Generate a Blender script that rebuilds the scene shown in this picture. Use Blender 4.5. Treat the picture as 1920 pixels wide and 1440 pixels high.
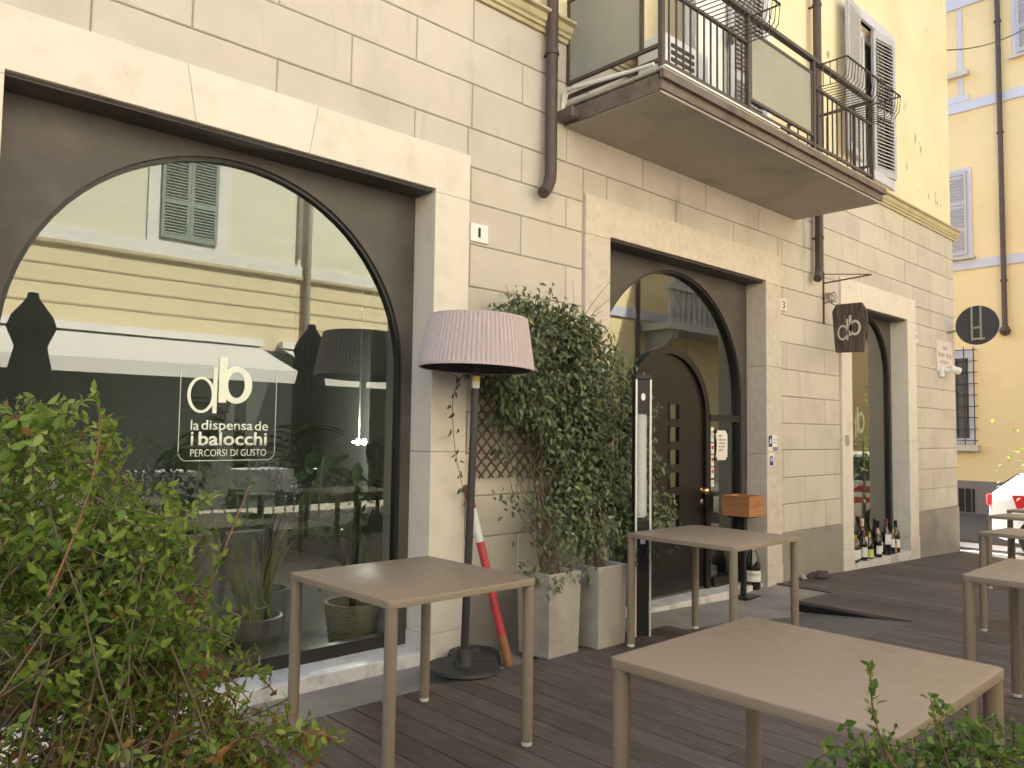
import bpy, bmesh, math, random
import numpy as np
from mathutils import Matrix, Vector

S = bpy.context.scene
for o in list(bpy.data.objects): bpy.data.objects.remove(o)
COL = S.collection
RA = math.radians
rng = np.random.default_rng(7)
random.seed(7)

# ------------------------------------------------------------------ camera
YAW, PITCH, ROLL, FPX = RA(42.956), RA(3.494), RA(0.8068), 1467.34
fw = Vector((math.sin(YAW)*math.cos(PITCH), math.cos(YAW)*math.cos(PITCH), math.sin(PITCH)))
r0 = Vector((math.cos(YAW), -math.sin(YAW), 0)); u0 = r0.cross(fw)
rt = math.cos(ROLL)*r0 + math.sin(ROLL)*u0; up = rt.cross(fw)
CAMP = Vector((0, -3.866, 1.35))
cd = bpy.data.cameras.new('camera'); cam = bpy.data.objects.new('camera', cd); COL.objects.link(cam)
cd.sensor_width = 36; cd.lens = FPX/1920*36; cd.clip_start = 0.02; cd.clip_end = 2000
cam.matrix_world = Matrix(((rt.x, up.x, -fw.x, CAMP.x), (rt.y, up.y, -fw.y, CAMP.y), (rt.z, up.z, -fw.z, CAMP.z), (0, 0, 0, 1)))
S.camera = cam

# ------------------------------------------------------------------ sky, sun, exposure
SUN_EL, SUN_AZ = RA(48), RA(25)          # azimuth from +y (behind the facade) towards +x
W = bpy.data.worlds.new('World'); S.world = W; W.use_nodes = True
nt = W.node_tree; bg = nt.nodes['Background']
sky = nt.nodes.new('ShaderNodeTexSky'); sky.sky_type = 'NISHITA'; sky.sun_disc = False
sky.sun_elevation = SUN_EL; sky.sun_rotation = SUN_AZ; sky.dust_density = 3.0; sky.air_density = 1.0; sky.ozone_density = 1.0
nt.links.new(sky.outputs[0], bg.inputs[0]); bg.inputs[1].default_value = 0.14
sl = bpy.data.lights.new('sun', 'SUN'); sl.energy = 4.6; sl.angle = RA(0.5); sl.color = (1, .955, .88)
sun = bpy.data.objects.new('sun', sl); COL.objects.link(sun)
sd = Vector((math.sin(SUN_AZ)*math.cos(SUN_EL), math.cos(SUN_AZ)*math.cos(SUN_EL), math.sin(SUN_EL)))
sun.rotation_euler = sd.to_track_quat('Z', 'Y').to_euler(); sun.location = (30, 40, 60)
vs = S.view_settings; vs.view_transform = 'Standard'; vs.look = 'None'; vs.gamma = 1.0; vs.use_curve_mapping = False
vs.exposure = 1.93
S.render.film_transparent = False
S.cycles.max_bounces = 9; S.cycles.transparent_max_bounces = 16; S.cycles.diffuse_bounces = 5

# ------------------------------------------------------------------ materials
MATS = {}
def mat(name, col, rough=.6, var=.1, scale=5., rnd=0., bump=0., bscale=60., metal=0., stretch=(1, 1, 1), col2=None, mixlo=.45, mixhi=.65, mscale=None, spec=.4, detail=5., coat=0., speck=None):
    m = bpy.data.materials.new(name); m.use_nodes = True; n = m.node_tree.nodes; L = m.node_tree.links
    p = n['Principled BSDF']; p.inputs['Roughness'].default_value = rough; p.inputs['Metallic'].default_value = metal
    p.inputs['Specular IOR Level'].default_value = spec; p.inputs['Coat Weight'].default_value = coat
    g = n.new('ShaderNodeNewGeometry'); mp = n.new('ShaderNodeMapping'); mp.inputs['Scale'].default_value = stretch
    L.new(g.outputs['Position'], mp.inputs[0])
    def noise(sc, d=detail):
        t = n.new('ShaderNodeTexNoise'); t.inputs['Scale'].default_value = sc; t.inputs['Detail'].default_value = d; t.inputs['Roughness'].default_value = .6
        L.new(mp.outputs[0], t.inputs['Vector']); return t.outputs['Fac']
    def math_(op, a, b):
        k = n.new('ShaderNodeMath'); k.operation = op
        for i, v in enumerate((a, b)):
            if isinstance(v, (int, float)): k.inputs[i].default_value = v
            else: L.new(v, k.inputs[i])
        return k.outputs[0]
    src = None
    if col2 is not None:
        mr = n.new('ShaderNodeMapRange'); mr.inputs[1].default_value = mixlo; mr.inputs[2].default_value = mixhi
        L.new(noise(mscale or scale*.6), mr.inputs[0])
        mx = n.new('ShaderNodeMix'); mx.data_type = 'RGBA'; mx.inputs[6].default_value = (*col, 1); mx.inputs[7].default_value = (*col2, 1)
        L.new(mr.outputs[0], mx.inputs[0]); src = mx.outputs[2]
    hs = n.new('ShaderNodeHueSaturation')
    if src: L.new(src, hs.inputs['Color'])
    else: hs.inputs['Color'].default_value = (*col, 1)
    v = math_('MULTIPLY_ADD', noise(scale), 2*var*1.6); v.node.inputs[2].default_value = 1-var*1.6
    if rnd:
        oi = n.new('ShaderNodeObjectInfo'); w = math_('MULTIPLY_ADD', oi.outputs['Random'], 2*rnd); w.node.inputs[2].default_value = -rnd
        v = math_('ADD', v, w)
    if speck:
        sc, lo, hi, dark, st = speck; mp2 = n.new('ShaderNodeMapping'); mp2.inputs['Scale'].default_value = st; L.new(g.outputs['Position'], mp2.inputs[0])
        t = n.new('ShaderNodeTexNoise'); t.inputs['Scale'].default_value = sc; t.inputs['Detail'].default_value = 4; L.new(mp2.outputs[0], t.inputs['Vector'])
        mr = n.new('ShaderNodeMapRange'); mr.inputs[1].default_value = lo; mr.inputs[2].default_value = hi; mr.inputs[3].default_value = 1; mr.inputs[4].default_value = dark
        L.new(t.outputs['Fac'], mr.inputs[0]); v = math_('MULTIPLY', v, mr.outputs[0])
    L.new(v, hs.inputs['Value']); L.new(hs.outputs[0], p.inputs['Base Color'])
    if bump:
        b = n.new('ShaderNodeBump'); b.inputs['Strength'].default_value = bump; b.inputs['Distance'].default_value = .01
        L.new(noise(bscale, 3), b.inputs['Height']); L.new(b.outputs[0], p.inputs['Normal'])
    # uneven gloss
    rv = math_('MULTIPLY_ADD', noise(scale*2.3), .25); rv.node.inputs[2].default_value = rough-.125
    L.new(rv, p.inputs['Roughness'])
    MATS[name] = m; return m

def leafmat(name, cols, trans=.35, rough=.45, use_obj=False):
    m = bpy.data.materials.new(name); m.use_nodes = True; n = m.node_tree.nodes; L = m.node_tree.links
    p = n['Principled BSDF']; out = n['Material Output']; p.inputs['Roughness'].default_value = rough
    rp = n.new('ShaderNodeValToRGB')
    while len(rp.color_ramp.elements) < len(cols): rp.color_ramp.elements.new(.5)
    for i, (pos, c) in enumerate(cols):
        rp.color_ramp.elements[i].position = pos; rp.color_ramp.elements[i].color = (*c, 1)
    if use_obj: src = n.new('ShaderNodeObjectInfo').outputs['Color']; sp = n.new('ShaderNodeSeparateColor'); L.new(src, sp.inputs[0]); L.new(sp.outputs[0], rp.inputs[0])
    else:
        a = n.new('ShaderNodeAttribute'); a.attribute_name = 'tint'; L.new(a.outputs['Fac'], rp.inputs[0])
    L.new(rp.outputs[0], p.inputs['Base Color'])
    t = n.new('ShaderNodeBsdfTranslucent'); L.new(rp.outputs[0], t.inputs[0])
    mx = n.new('ShaderNodeMixShader'); mx.inputs[0].default_value = trans
    L.new(p.outputs[0], mx.inputs[1]); L.new(t.outputs[0], mx.inputs[2]); L.new(mx.outputs[0], out.inputs[0])
    MATS[name] = m; return m

def glassmat(name, ior=2.0, tint=(.8, .86, .8), refl=(.95, 1, .93), wav=.0, dust=.010):
    m = bpy.data.materials.new(name); m.use_nodes = True; n = m.node_tree.nodes; L = m.node_tree.links
    n.remove(n['Principled BSDF']); out = n['Material Output']
    g = n.new('ShaderNodeBsdfGlossy'); g.inputs['Roughness'].default_value = 0.0; g.inputs['Color'].default_value = (*refl, 1)
    t = n.new('ShaderNodeBsdfTransparent'); t.inputs[0].default_value = (*tint, 1)
    f = n.new('ShaderNodeFresnel'); f.inputs['IOR'].default_value = ior
    mx = n.new('ShaderNodeMixShader'); L.new(f.outputs[0], mx.inputs[0]); L.new(t.outputs[0], mx.inputs[1]); L.new(g.outputs[0], mx.inputs[2])
    if wav:
        b = n.new('ShaderNodeBump'); b.inputs['Strength'].default_value = wav; b.inputs['Distance'].default_value = .02
        tx = n.new('ShaderNodeTexNoise'); tx.inputs['Scale'].default_value = 1.3; tx.inputs['Detail'].default_value = 1
        gg = n.new('ShaderNodeNewGeometry'); L.new(gg.outputs['Position'], tx.inputs['Vector']); L.new(tx.outputs['Fac'], b.inputs['Height'])
        L.new(b.outputs[0], g.inputs['Normal'])
    df = n.new('ShaderNodeBsdfDiffuse'); df.inputs[0].default_value = (.7, .74, .66, 1)
    m2 = n.new('ShaderNodeMixShader'); m2.inputs[0].default_value = dust; L.new(mx.outputs[0], m2.inputs[1]); L.new(df.outputs[0], m2.inputs[2])
    L.new(m2.outputs[0], out.inputs[0]); MATS[name] = m; return m

mat('plaster_block', (.565, .503, .418), .85, .07, 2.2, .045, .25, 90, col2=(.48, .425, .35), mixlo=.5, mixhi=.75, mscale=1.7, speck=(7., .58, .80, .74, (1, 1, .2)))
mat('groove', (.36, .32, .26), .9, .2, 6)
mat('travertine', (.70, .625, .525), .6, .05, 7, .03, .2, 50, col2=(.62, .535, .44), mixlo=.52, mixhi=.75, mscale=5, speck=(38., .70, .76, .6, (1, 1, 1)))
mat('travertine_pink', (.61, .525, .44), .6, .06, 9, .03, .25, 60, col2=(.535, .445, .37), mixlo=.45, mixhi=.7, mscale=16, speck=(45., .69, .76, .6, (1, 1, 1)))
mat('marble', (.70, .66, .62), .35, .1, 5, 0, .05, 40, col2=(.5, .47, .44), mixlo=.5, mixhi=.62, mscale=6)
mat('cement', (.30, .265, .225), .9, .14, 3, .04, .35, 70, col2=(.22, .195, .165), mixlo=.5, mixhi=.75, mscale=2)
mat('concrete', (.27, .235, .20), .88, .16, 3.5, .03, .3, 80, col2=(.19, .165, .14), mixlo=.48, mixhi=.75, mscale=2.4)
mat('planter_concrete', (.40, .355, .30), .85, .12, 5, .04, .35, 70, col2=(.29, .25, .21), mixlo=.5, mixhi=.75, mscale=4)
mat('yellow_plaster', (.80, .665, .42), .9, .05, 1.5, 0, .3, 60, col2=(.74, .60, .36), mixlo=.5, mixhi=.7, mscale=.8, speck=(3.6, .66, .70, .5, (1.6, 1, .8)))
mat('yellow_far', (.78, .60, .32), .9, .05, .6, 0, .1, 30, col2=(.71, .53, .27), mixlo=.5, mixhi=.75, mscale=.5)
mat('yellow_pale', (.70, .61, .40), .9, .05, .8)
mat('cream_wall', (.70, .68, .53), .9, .04, .8)
mat('white_band', (.72, .71, .66), .8, .05, 2)
mat('lavender', (.55, .53, .58), .8, .06, 3)
mat('grey_base', (.21, .18, .165), .9, .1, 2)
mat('cornice', (.50, .43, .27), .8, .12, 5, col2=(.42, .37, .22), mixlo=.5, mixhi=.65)
mat('stain_crack', (.30, .22, .12), .95, .2, 20)
mat('dark_panel', (.074, .061, .054), .5, .2, 3, 0, .12, 25, spec=.4, col2=(.10, .084, .074), mixlo=.45, mixhi=.7, mscale=1.5, speck=(5., .62, .8, .75, (1, 1, .3)))
mat('black_frame', (.02, .018, .017), .4, .1, 8)
mat('door_paint', (.013, .011, .0105), .33, .15, 10, bump=.05, bscale=40)
mat('brass', (.75, .52, .2), .25, .1, 20, metal=1)
mat('steel', (.6, .6, .58), .35, .1, 20, metal=1)
mat('aluminium', (.74, .71, .66), .4, .06, 12, metal=.35)
mat('taupe_metal', (.25, .190, .133), .45, .02, 9, .03, .03, 400, spec=.45, speck=(3.5, .55, .8, .955, (1, 1, 1)))
mat('white_plastic', (.72, .70, .65), .5, .06, 10)
mat('deck_wood', (.088, .065, .053), .62, .32, 7, .25, .45, 30, stretch=(9, .9, 9), col2=(.150, .116, .094), mixlo=.45, mixhi=.75, mscale=5, spec=.5, speck=(1.3, .5, .7, .72, (1, 1, 1)))
mat('ramp_concrete', (.125, .11, .097), .7, .16, 3.5, .03, .3, 80, col2=(.085, .075, .067), mixlo=.48, mixhi=.75, mscale=1.4)
mat('bulb', (1, 1, 1))
MATS['bulb'].node_tree.nodes['Principled BSDF'].inputs['Emission Color'].default_value = (1, .98, .92, 1); MATS['bulb'].node_tree.nodes['Principled BSDF'].inputs['Emission Strength'].default_value = 6
mat('deck_under', (.012, .01, .009), .9)
mat('asphalt', (.062, .058, .057), .85, .15, 1.2, 0, .4, 120)
mat('pipe_brown', (.085, .055, .045), .5, .18, 8, .03, .05, 40)
mat('rail_paint', (.075, .058, .05), .5, .2, 14, .05, .15, 60)
mat('rust', (.13, .045, .025), .8, .25, 18, bump=.3, bscale=90)
mat('balcony_steel', (.15, .115, .095), .6, .2, 7, 0, .2, 60, col2=(.10, .07, .055), mixlo=.5, mixhi=.65, mscale=6)
mat('soffit', (.43, .385, .32), .9, .08, 1.5, 0, .15, 40, col2=(.36, .32, .265), mixlo=.5, mixhi=.7, mscale=2.5)
mat('slab_edge', (.38, .345, .29), .9, .25, 14, 0, .5, 60)
mat('frosted', (.30, .29, .24), .35, .1, 2.2, 0, .15, 200, spec=.6)
mat('shutter_grey', (.45, .44, .45), .6, .07, 5, .03)
mat('shutter_green', (.25, .29, .25), .6, .08, 5, .03)
mat('white_paint', (.76, .74, .70), .5, .05, 4)
mat('dark_void', (.018, .017, .017), .6)
mat('window_glass_dark', (.03, .035, .04), .08, .1, 2, spec=.7)
mat('mauve', (.53, .435, .425), .7, .04, 14, 0, .15, 220)
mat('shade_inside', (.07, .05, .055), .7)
mat('pole_dark', (.048, .040, .042), .42, .1, 12)
mat('base_dark', (.04, .037, .036), .6, .15, 12, bump=.15)
mat('yellow_sticker', (.75, .55, .06), .5)
mat('paper', (.78, .74, .64), .7, .06, 12)
mat('red_paint', (.42, .035, .04), .5, .2, 12)
mat('worn_white', (.66, .62, .56), .55, .15, 14)
mat('raw_wood', (.30, .13, .055), .7, .2, 9, stretch=(1, 1, .2))
mat('crate_wood', (.42, .19, .075), .55, .2, 5, .12, .15, 30, stretch=(1, 1, 9))
mat('old_board', (.085, .058, .045), .85, .4, 5, 0, .8, 14, stretch=(1, 9, .8), col2=(.15, .11, .09), mixlo=.45, mixhi=.7, mscale=5)
mat('letter_cream', (.62, .55, .45), .7)
mat('vinyl', (.82, .82, .68), .5, .02)
mat('trellis_wood', (.12, .075, .055), .85, .25, 14, .05)
mat('bark', (.135, .085, .06), .85, .25, 30, bump=.3, bscale=60)
mat('twig', (.095, .065, .038), .7, .25, 20)
mat('twig_red', (.20, .085, .055), .6, .15, 20)
mat('soil', (.04, .028, .02), .95, .3, 30, bump=.6)
mat('bottle_glass', (.008, .010, .007), .1, .1, 5, spec=.7, coat=.4)
mat('bottle_brown', (.03, .012, .008), .12, .1, 5, spec=.7)
mat('label_white', (.74, .72, .64), .6, .05, 20)
mat('label_yellow', (.62, .62, .14), .6)
mat('foil_gold', (.62, .42, .08), .35, .15, 30, metal=.6)
mat('foil_red', (.22, .03, .05), .4)
mat('foil_black', (.012, .012, .014), .35)
mat('foil_pink', (.62, .42, .38), .45)
mat('ink', (.03, .03, .035), .7)
mat('ink_blue', (.02, .03, .19), .5)
mat('ink_red', (.55, .03, .06), .5)
mat('ink_faded', (.42, .34, .30), .8)
mat('pale_green', (.30, .42, .16), .6)
mat('plaque_stone', (.70, .62, .56), .6, .05, 10)
mat('sign_grey', (.055, .055, .062), .5, .1, 6)
mat('galv', (.40, .36, .28), .45, .15, 20, metal=.5)
mat('rag', (.07, .05, .045), .95, .3, 20)
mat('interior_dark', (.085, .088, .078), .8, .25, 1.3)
mat('interior_light', (.62, .64, .55), .8, .05, 2)
mat('interior_mid', (.20, .25, .19), .8, .05, 2)
mat('interior_floor', (.085, .08, .074), .35, .15, 2)
mat('grey_pot', (.30, .27, .225), .55, .08, 5)
mat('green_pot', (.22, .30, .28), .5, .08, 5)
mat('straw_brown', (.46, .32, .15), .8, .25, 60, bump=.3, bscale=120)
mat('straw_pale', (.70, .65, .42), .75, .2, 50, bump=.3, bscale=120)
mat('umbrella_cloth', (.06, .065, .056), .85, .15, 5)
mat('groove_yellow', (.46, .40, .26), .9, .1, 4)
mat('awning_cloth', (.60, .585, .55), .8, .04, 3)
mat('table_linen', (.74, .73, .70), .8, .04, 6)
mat('chair_white', (.62, .63, .64), .5, .05, 8)
mat('car_white', (.80, .80, .80), .25, .02, 2, coat=.6)
mat('car_brown', (.045, .037, .032), .25, .05, 2, coat=.6)
mat('car_red', (.60, .02, .04), .25, .03, 2, coat=.5)
mat('tyre', (.018, .018, .018), .85)
mat('headlight', (.5, .5, .5), .12, .05, 20, spec=.8)
mat('balustrade', (.44, .42, .38), .8, .08, 5)
mat('stone_pale', (.55, .50, .42), .8, .08, 4)
mat('planter_dark', (.05, .045, .04), .7, .15, 6)
mat('patch_white', (.78, .78, .76), .7, .08, 6)
mat('kerb_yellow', (.62, .42, .06), .7, .1, 6)
glassmat('shop_glass', 2.3, (.88, .96, .87), (.97, 1, .92), .016)
glassmat('far_glass', 3.4, (.88, .96, .87), (1, 1, .93), .012)
mat('vinyl_faint', (.36, .34, .22), .6, .05)
glassmat('door_glass', 2.6, (.78, .92, .84), (.92, 1, .95), .012)
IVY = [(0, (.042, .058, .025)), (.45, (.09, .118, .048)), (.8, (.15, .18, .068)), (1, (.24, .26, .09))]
BUSH = [(0, (.045, .095, .026)), (.35, (.10, .19, .032)), (.68, (.20, .29, .042)), (.86, (.32, .38, .08)), (.9, (.32, .15, .045)), (1, (.17, .085, .045))]
INDOOR = [(0, (.07, .13, .055)), (1, (.13, .22, .08))]
for nm, c, t in (('ivy_leaf', IVY, .25), ('bush_leaf', BUSH, .5), ('indoor_leaf', INDOOR, .25)):
    leafmat(nm, c, t); leafmat(nm+'_single', c, t, use_obj=True)
leafmat('stripe_leaf', [(0, (.22, .26, .07)), (1, (.42, .40, .14))], .3)
leafmat('tree_leaf', [(0, (.02, .045, .014)), (1, (.07, .11, .03))], .3)

# ------------------------------------------------------------------ mesh helpers
class MB:
    def __init__(s): s.v = []; s.f = []; s.smooth = False
    def add(s, vs, fs):
        b = len(s.v); s.v += [tuple(x) for x in vs]; s.f += [tuple(i+b for i in f) for f in fs]; return s
    def box(s, x0, x1, y0, y1, z0, z1, M=None):
        v = [Vector((x, y, z)) for z in (z0, z1) for y in (y0, y1) for x in (x0, x1)]
        if M is not None: v = [M @ q for q in v]
        return s.add(v, [(0, 2, 3, 1), (4, 5, 7, 6), (0, 1, 5, 4), (2, 6, 7, 3), (0, 4, 6, 2), (1, 3, 7, 5)])
    def bar(s, a, b, w, h=None, upv=(0, 0, 1)):
        a = Vector(a); b = Vector(b); h = h or w; d = (b-a); L = d.length; d.normalize(); u = Vector(upv)
        if abs(d.dot(u)) > .98: u = Vector((0, 1, 0))
        x = d.cross(u).normalized(); z = x.cross(d)
        M = Matrix(((x.x, d.x, z.x, a.x), (x.y, d.y, z.y, a.y), (x.z, d.z, z.z, a.z), (0, 0, 0, 1)))
        return s.box(-w/2, w/2, 0, L, -h/2, h/2, M)
    def tube(s, pts, r, n=8, caps=True):
        s.smooth = True
        P = [Vector(p) for p in pts]; R = [float(q) for q in r] if hasattr(r, "__len__") else [float(r)]*len(P); b = len(s.v)
        d0 = (P[1]-P[0]).normalized(); ref = Vector((0, 0, 1)) if abs(d0.z) < .9 else Vector((1, 0, 0))
        for i, p in enumerate(P):
            d = (P[min(i+1, len(P)-1)]-P[max(i-1, 0)]).normalized()
            x = d.cross(ref); x = x.normalized() if x.length > 1e-4 else d.orthogonal().normalized(); y = x.cross(d); ref = ref if abs(d.dot(ref)) < .95 else -y
            for k in range(n):
                a = 2*math.pi*k/n; s.v.append(tuple(p+R[i]*(math.cos(a)*x+math.sin(a)*y)))
        for i in range(len(P)-1):
            for k in range(n):
                q = b+i*n; s.f.append((q+k, q+(k+1) % n, q+n+(k+1) % n, q+n+k))
        if caps:
            s.f.append(tuple(b+k for k in range(n))[::-1]); q = b+(len(P)-1)*n; s.f.append(tuple(q+k for k in range(n)))
        return s
    def lathe(s, prof, n=24, c=(0, 0, 0), mod=None):
        s.smooth = True; b = len(s.v)
        for j, (r, z) in enumerate(prof):
            for k in range(n):
                a = 2*math.pi*k/n; rr = r + (mod(j, k) if mod else 0); s.v.append((c[0]+rr*math.cos(a), c[1]+rr*math.sin(a), c[2]+z))
        for j in range(len(prof)-1):
            for k in range(n):
                q = b+j*n; s.f.append((q+k, q+(k+1) % n, q+n+(k+1) % n, q+n+k))
        return s
    def prism(s, poly, axis, d0, d1):
        n = len(poly)
        def P(a, b, d): return {'x': (d, a, b), 'y': (a, d, b), 'z': (a, b, d)}[axis]
        return s.add([P(a, b, d0) for a, b in poly]+[P(a, b, d1) for a, b in poly],
                     [tuple(range(n)), tuple(range(2*n-1, n-1, -1))]+[(i, i+n, (i+1) % n+n, (i+1) % n) for i in range(n)])
    def mesh(s, name, m, bevel=0, fixn=True):
        me = bpy.data.meshes.new(name); me.from_pydata(s.v, [], s.f); me.materials.append(MATS[m])
        if fixn or bevel:
            bm = bmesh.new(); bm.from_mesh(me)
            if fixn: bmesh.ops.recalc_face_normals(bm, faces=bm.faces)
            if bevel: bmesh.ops.bevel(bm, geom=list(bm.edges), offset=bevel, segments=1, affect='EDGES', clamp_overlap=True)
            bm.to_mesh(me); bm.free()
        if s.smooth:
            me.shade_smooth(); me.set_sharp_from_angle(angle=RA(42))
        return me
    def build(s, name, m, parent=None, bevel=0, **tags):
        return link(name, s.mesh(name, m, bevel), parent, **tags)

def link(name, me, parent=None, **tags):
    o = bpy.data.objects.new(name, me); COL.objects.link(o)
    if parent: o.parent = parent
    for k, v in tags.items(): o[k] = v
    return o
def thing(name, label, category, loc=(0, 0, 0), rz=0, group=None):
    o = bpy.data.objects.new(name, None); o.empty_display_size = .1; COL.objects.link(o); o.location = loc; o.rotation_euler = (0, 0, rz)
    o['label'] = label; o['category'] = category
    if group: o['group'] = group
    return o
def copy_tree(o, parent=None):
    c = o.copy(); COL.objects.link(c)
    if parent: c.parent = parent
    for ch in list(o.children): copy_tree(ch, c)
    return c
def box(name, m, x0, x1, y0, y1, z0, z1, parent=None, bevel=0, **t): return MB().box(x0, x1, y0, y1, z0, z1).build(name, m, parent, bevel, **t)
def bez(p0, p1, p2, n=8):
    p0, p1, p2 = map(Vector, (p0, p1, p2)); return [(1-t)**2*p0+2*t*(1-t)*p1+t*t*p2 for t in [float(q) for q in np.linspace(0, 1, n)]]

def text_mesh(name, body, m, x0, x1, z0, z1, offset=0.0, depth=.0012):
    """flat lettering in the local xz plane, facing -y, filling the given box"""
    cu = bpy.data.curves.new(name, 'FONT'); cu.body = body; cu.offset = offset; cu.extrude = 0.0; cu.resolution_u = 3
    ob = bpy.data.objects.new(name, cu); COL.objects.link(ob)
    dg = bpy.context.evaluated_depsgraph_get(); me = bpy.data.meshes.new_from_object(ob.evaluated_get(dg), depsgraph=dg)
    bpy.data.objects.remove(ob)
    n = len(me.vertices); co = np.empty(n*3); me.vertices.foreach_get('co', co); co = co.reshape(-1, 3)
    mn, mx = co.min(0), co.max(0); q = np.empty_like(co)
    q[:, 0] = x0+(co[:, 0]-mn[0])/(mx[0]-mn[0])*(x1-x0); q[:, 2] = z0+(co[:, 1]-mn[1])/(mx[1]-mn[1])*(z1-z0); q[:, 1] = 0
    me.vertices.foreach_set('co', q.ravel())
    bm = bmesh.new(); bm.from_mesh(me)
    bmesh.ops.solidify(bm, geom=list(bm.faces), thickness=depth); bm.to_mesh(me); bm.free()
    me.materials.clear(); me.materials.append(MATS[m]); return me

# ---- leaves
LEAF_V = np.array([(0, 0, 0), (-.21, .32, .06), (0, .34, 0), (.21, .32, .06), (-.15, .66, .03), (0, .68, -.03), (.15, .66, .03), (0, 1, -.12)])
LEAF_F = [(0, 2, 1), (0, 3, 2), (1, 2, 5, 4), (2, 3, 6, 5), (4, 5, 7), (5, 6, 7)]
def leaf_frames(axis, nrm):
    a = axis/np.linalg.norm(axis, axis=1, keepdims=True); x = np.cross(a, nrm); x /= np.linalg.norm(x, axis=1, keepdims=True)+1e-9
    z = np.cross(x, a); return np.stack([x, a, z], axis=2)
def leaves(parent, pos, axis, nrm, size, tint, m, nsingle=0, wide=1.0, rank=None, name='foliage'):
    pos, axis, nrm, size, tint = [np.asarray(q, float) for q in (pos, axis, nrm, size, tint)]
    N = len(pos); Rm = leaf_frames(axis, nrm); T = LEAF_V*np.array([wide, 1, 1])
    order = np.argsort(rank if rank is not None else -size); sing = order[:nsingle]; rest = order[nsingle:]
    if nsingle:
        lm = bpy.data.meshes.new('leaf'); lm.from_pydata([tuple(v) for v in T], [], LEAF_F); lm.materials.append(MATS[m+'_single']); lm.shade_smooth()
        for i in sing:
            o = bpy.data.objects.new('leaf', lm); COL.objects.link(o); o.parent = parent
            Mx = np.eye(4); Mx[:3, :3] = Rm[i]*size[i]; Mx[:3, 3] = pos[i]; o.matrix_local = Matrix(Mx.tolist()); o.color = (float(tint[i]),)*3+(1,)
    if len(rest):
        V = np.einsum('nij,kj->nki', Rm[rest], T)*size[rest][:, None, None]+pos[rest][:, None, :]
        K = len(T); F = []
        for i in range(len(rest)): F += [tuple(j+i*K for j in f) for f in LEAF_F]
        me = bpy.data.meshes.new(name); me.from_pydata(V.reshape(-1, 3).tolist(), [], F)
        at = me.attributes.new('tint', 'FLOAT', 'POINT'); at.data.foreach_set('value', np.repeat(tint[rest], K))
        me.materials.append(MATS[m]); me.shade_smooth(); link(name, me, parent, kind='stuff')
def rdir(n): v = rng.normal(size=(n, 3)); return v/np.linalg.norm(v, axis=1, keepdims=True)

# ================================================================== THE SETTING
MB().box(-250, 250, -250, 250, -.60, -.36).build('ground', 'asphalt', kind='structure')
m = MB()
for a, b, za, zb, yf in ((-6, 4.2, -.045, -.045, -1.6), (4.2, 6.36, -.045, -.13, -1.6), (6.36, 7.06, -.13, -.078, -.59)):
    m.add([(a, yf, za), (b, yf, zb), (b, .3, zb), (a, .3, za), (a, yf, -.42), (b, yf, -.42), (b, .3, -.42), (a, .3, -.42)],
          [(0, 1, 2, 3), (4, 7, 6, 5), (0, 4, 5, 1), (1, 5, 6, 2), (2, 6, 7, 3), (3, 7, 4, 0)])
m.build('pavement', 'concrete', kind='structure')
# concrete ramp from the deck down to the door
m = MB(); m.add([(4.68, -1.53, -.012), (6.36, -1.53, -.052), (6.36, -.55, -.140), (4.68, -.5, -.060), (4.68, -1.53, -.3), (6.36, -1.53, -.3), (6.36, -.55, -.3), (4.68, -.5, -.3)],
      [(0, 1, 2, 3), (0, 4, 5, 1), (1, 5, 6, 2), (2, 6, 7, 3), (3, 7, 4, 0)])
m.build('entrance_ramp', 'ramp_concrete', kind='structure')
def deck_z(x): return 0 if x < 4.68 else (-.045*(x-4.68)/1.7 if x < 6.38 else -.045-.034*(x-6.38))
PW, GAP = .1355, .0055
plank_cache = {}
def plank_mesh(L):
    L = round(L, 2)
    if L not in plank_cache:
        v = MB(); w = PW/2
        v.box(-w, w, -L, 0, -.028, 0); plank_cache[L] = v.mesh('plank', 'deck_wood', .0022)
    return plank_cache[L]
def deck(name, x0, x1, yback, yfront, notch=None):
    n = round((x1-x0)/(PW+GAP)); pit = (x1-x0)/n; v = MB()
    spans = [(x0, x1, yback)] if not notch else [(x0, notch[0], notch[1]), (notch[0], x1, yback)]
    for a, b, yb_ in spans:
        za, zb = deck_z(a)-.032, deck_z(b)-.032
        v.add([(a, yfront, za), (b, yfront, zb), (b, yb_, zb), (a, yb_, za), (a, yfront, -.42), (b, yfront, -.42), (b, yb_, -.42), (a, yb_, -.42)],
              [(0, 1, 2, 3), (0, 4, 5, 1), (1, 5, 6, 2), (2, 6, 7, 3), (3, 7, 4, 0), (4, 7, 6, 5)])
    d = v.build(name, 'deck_under', kind='structure')
    for i in range(n):
        x = x0+(i+.5)*pit; yb_ = notch[1] if notch and x < notch[0] else yback; cuts = [yb_]
        y = yb_-(random.uniform(1.2, 2.6))
        while y > yfront+.5: cuts.append(y); y -= 2.4
        cuts.append(yfront)
        for a, b in zip(cuts[:-1], cuts[1:]):
            o = link('plank', plank_mesh(round((a-b-.004)*4)/4 if (a-b) > 3 else a-b-.004), d)
            sl = (deck_z(x+.05)-deck_z(x-.05))/.1
            o.location = (x, a-.002, deck_z(x)+random.uniform(-.0012, .0012)); o.rotation_euler = (0, -math.atan(sl), 0); o.scale = (pit/(PW+GAP), 1, 1)
deck('deck', -1.6, 4.66, -.50, -4.7)
deck('deck', 4.663, 6.372, -1.54, -4.7)
deck('deck', 6.376, 12.45, -.02, -4.7, (7.05, -.58))
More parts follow.
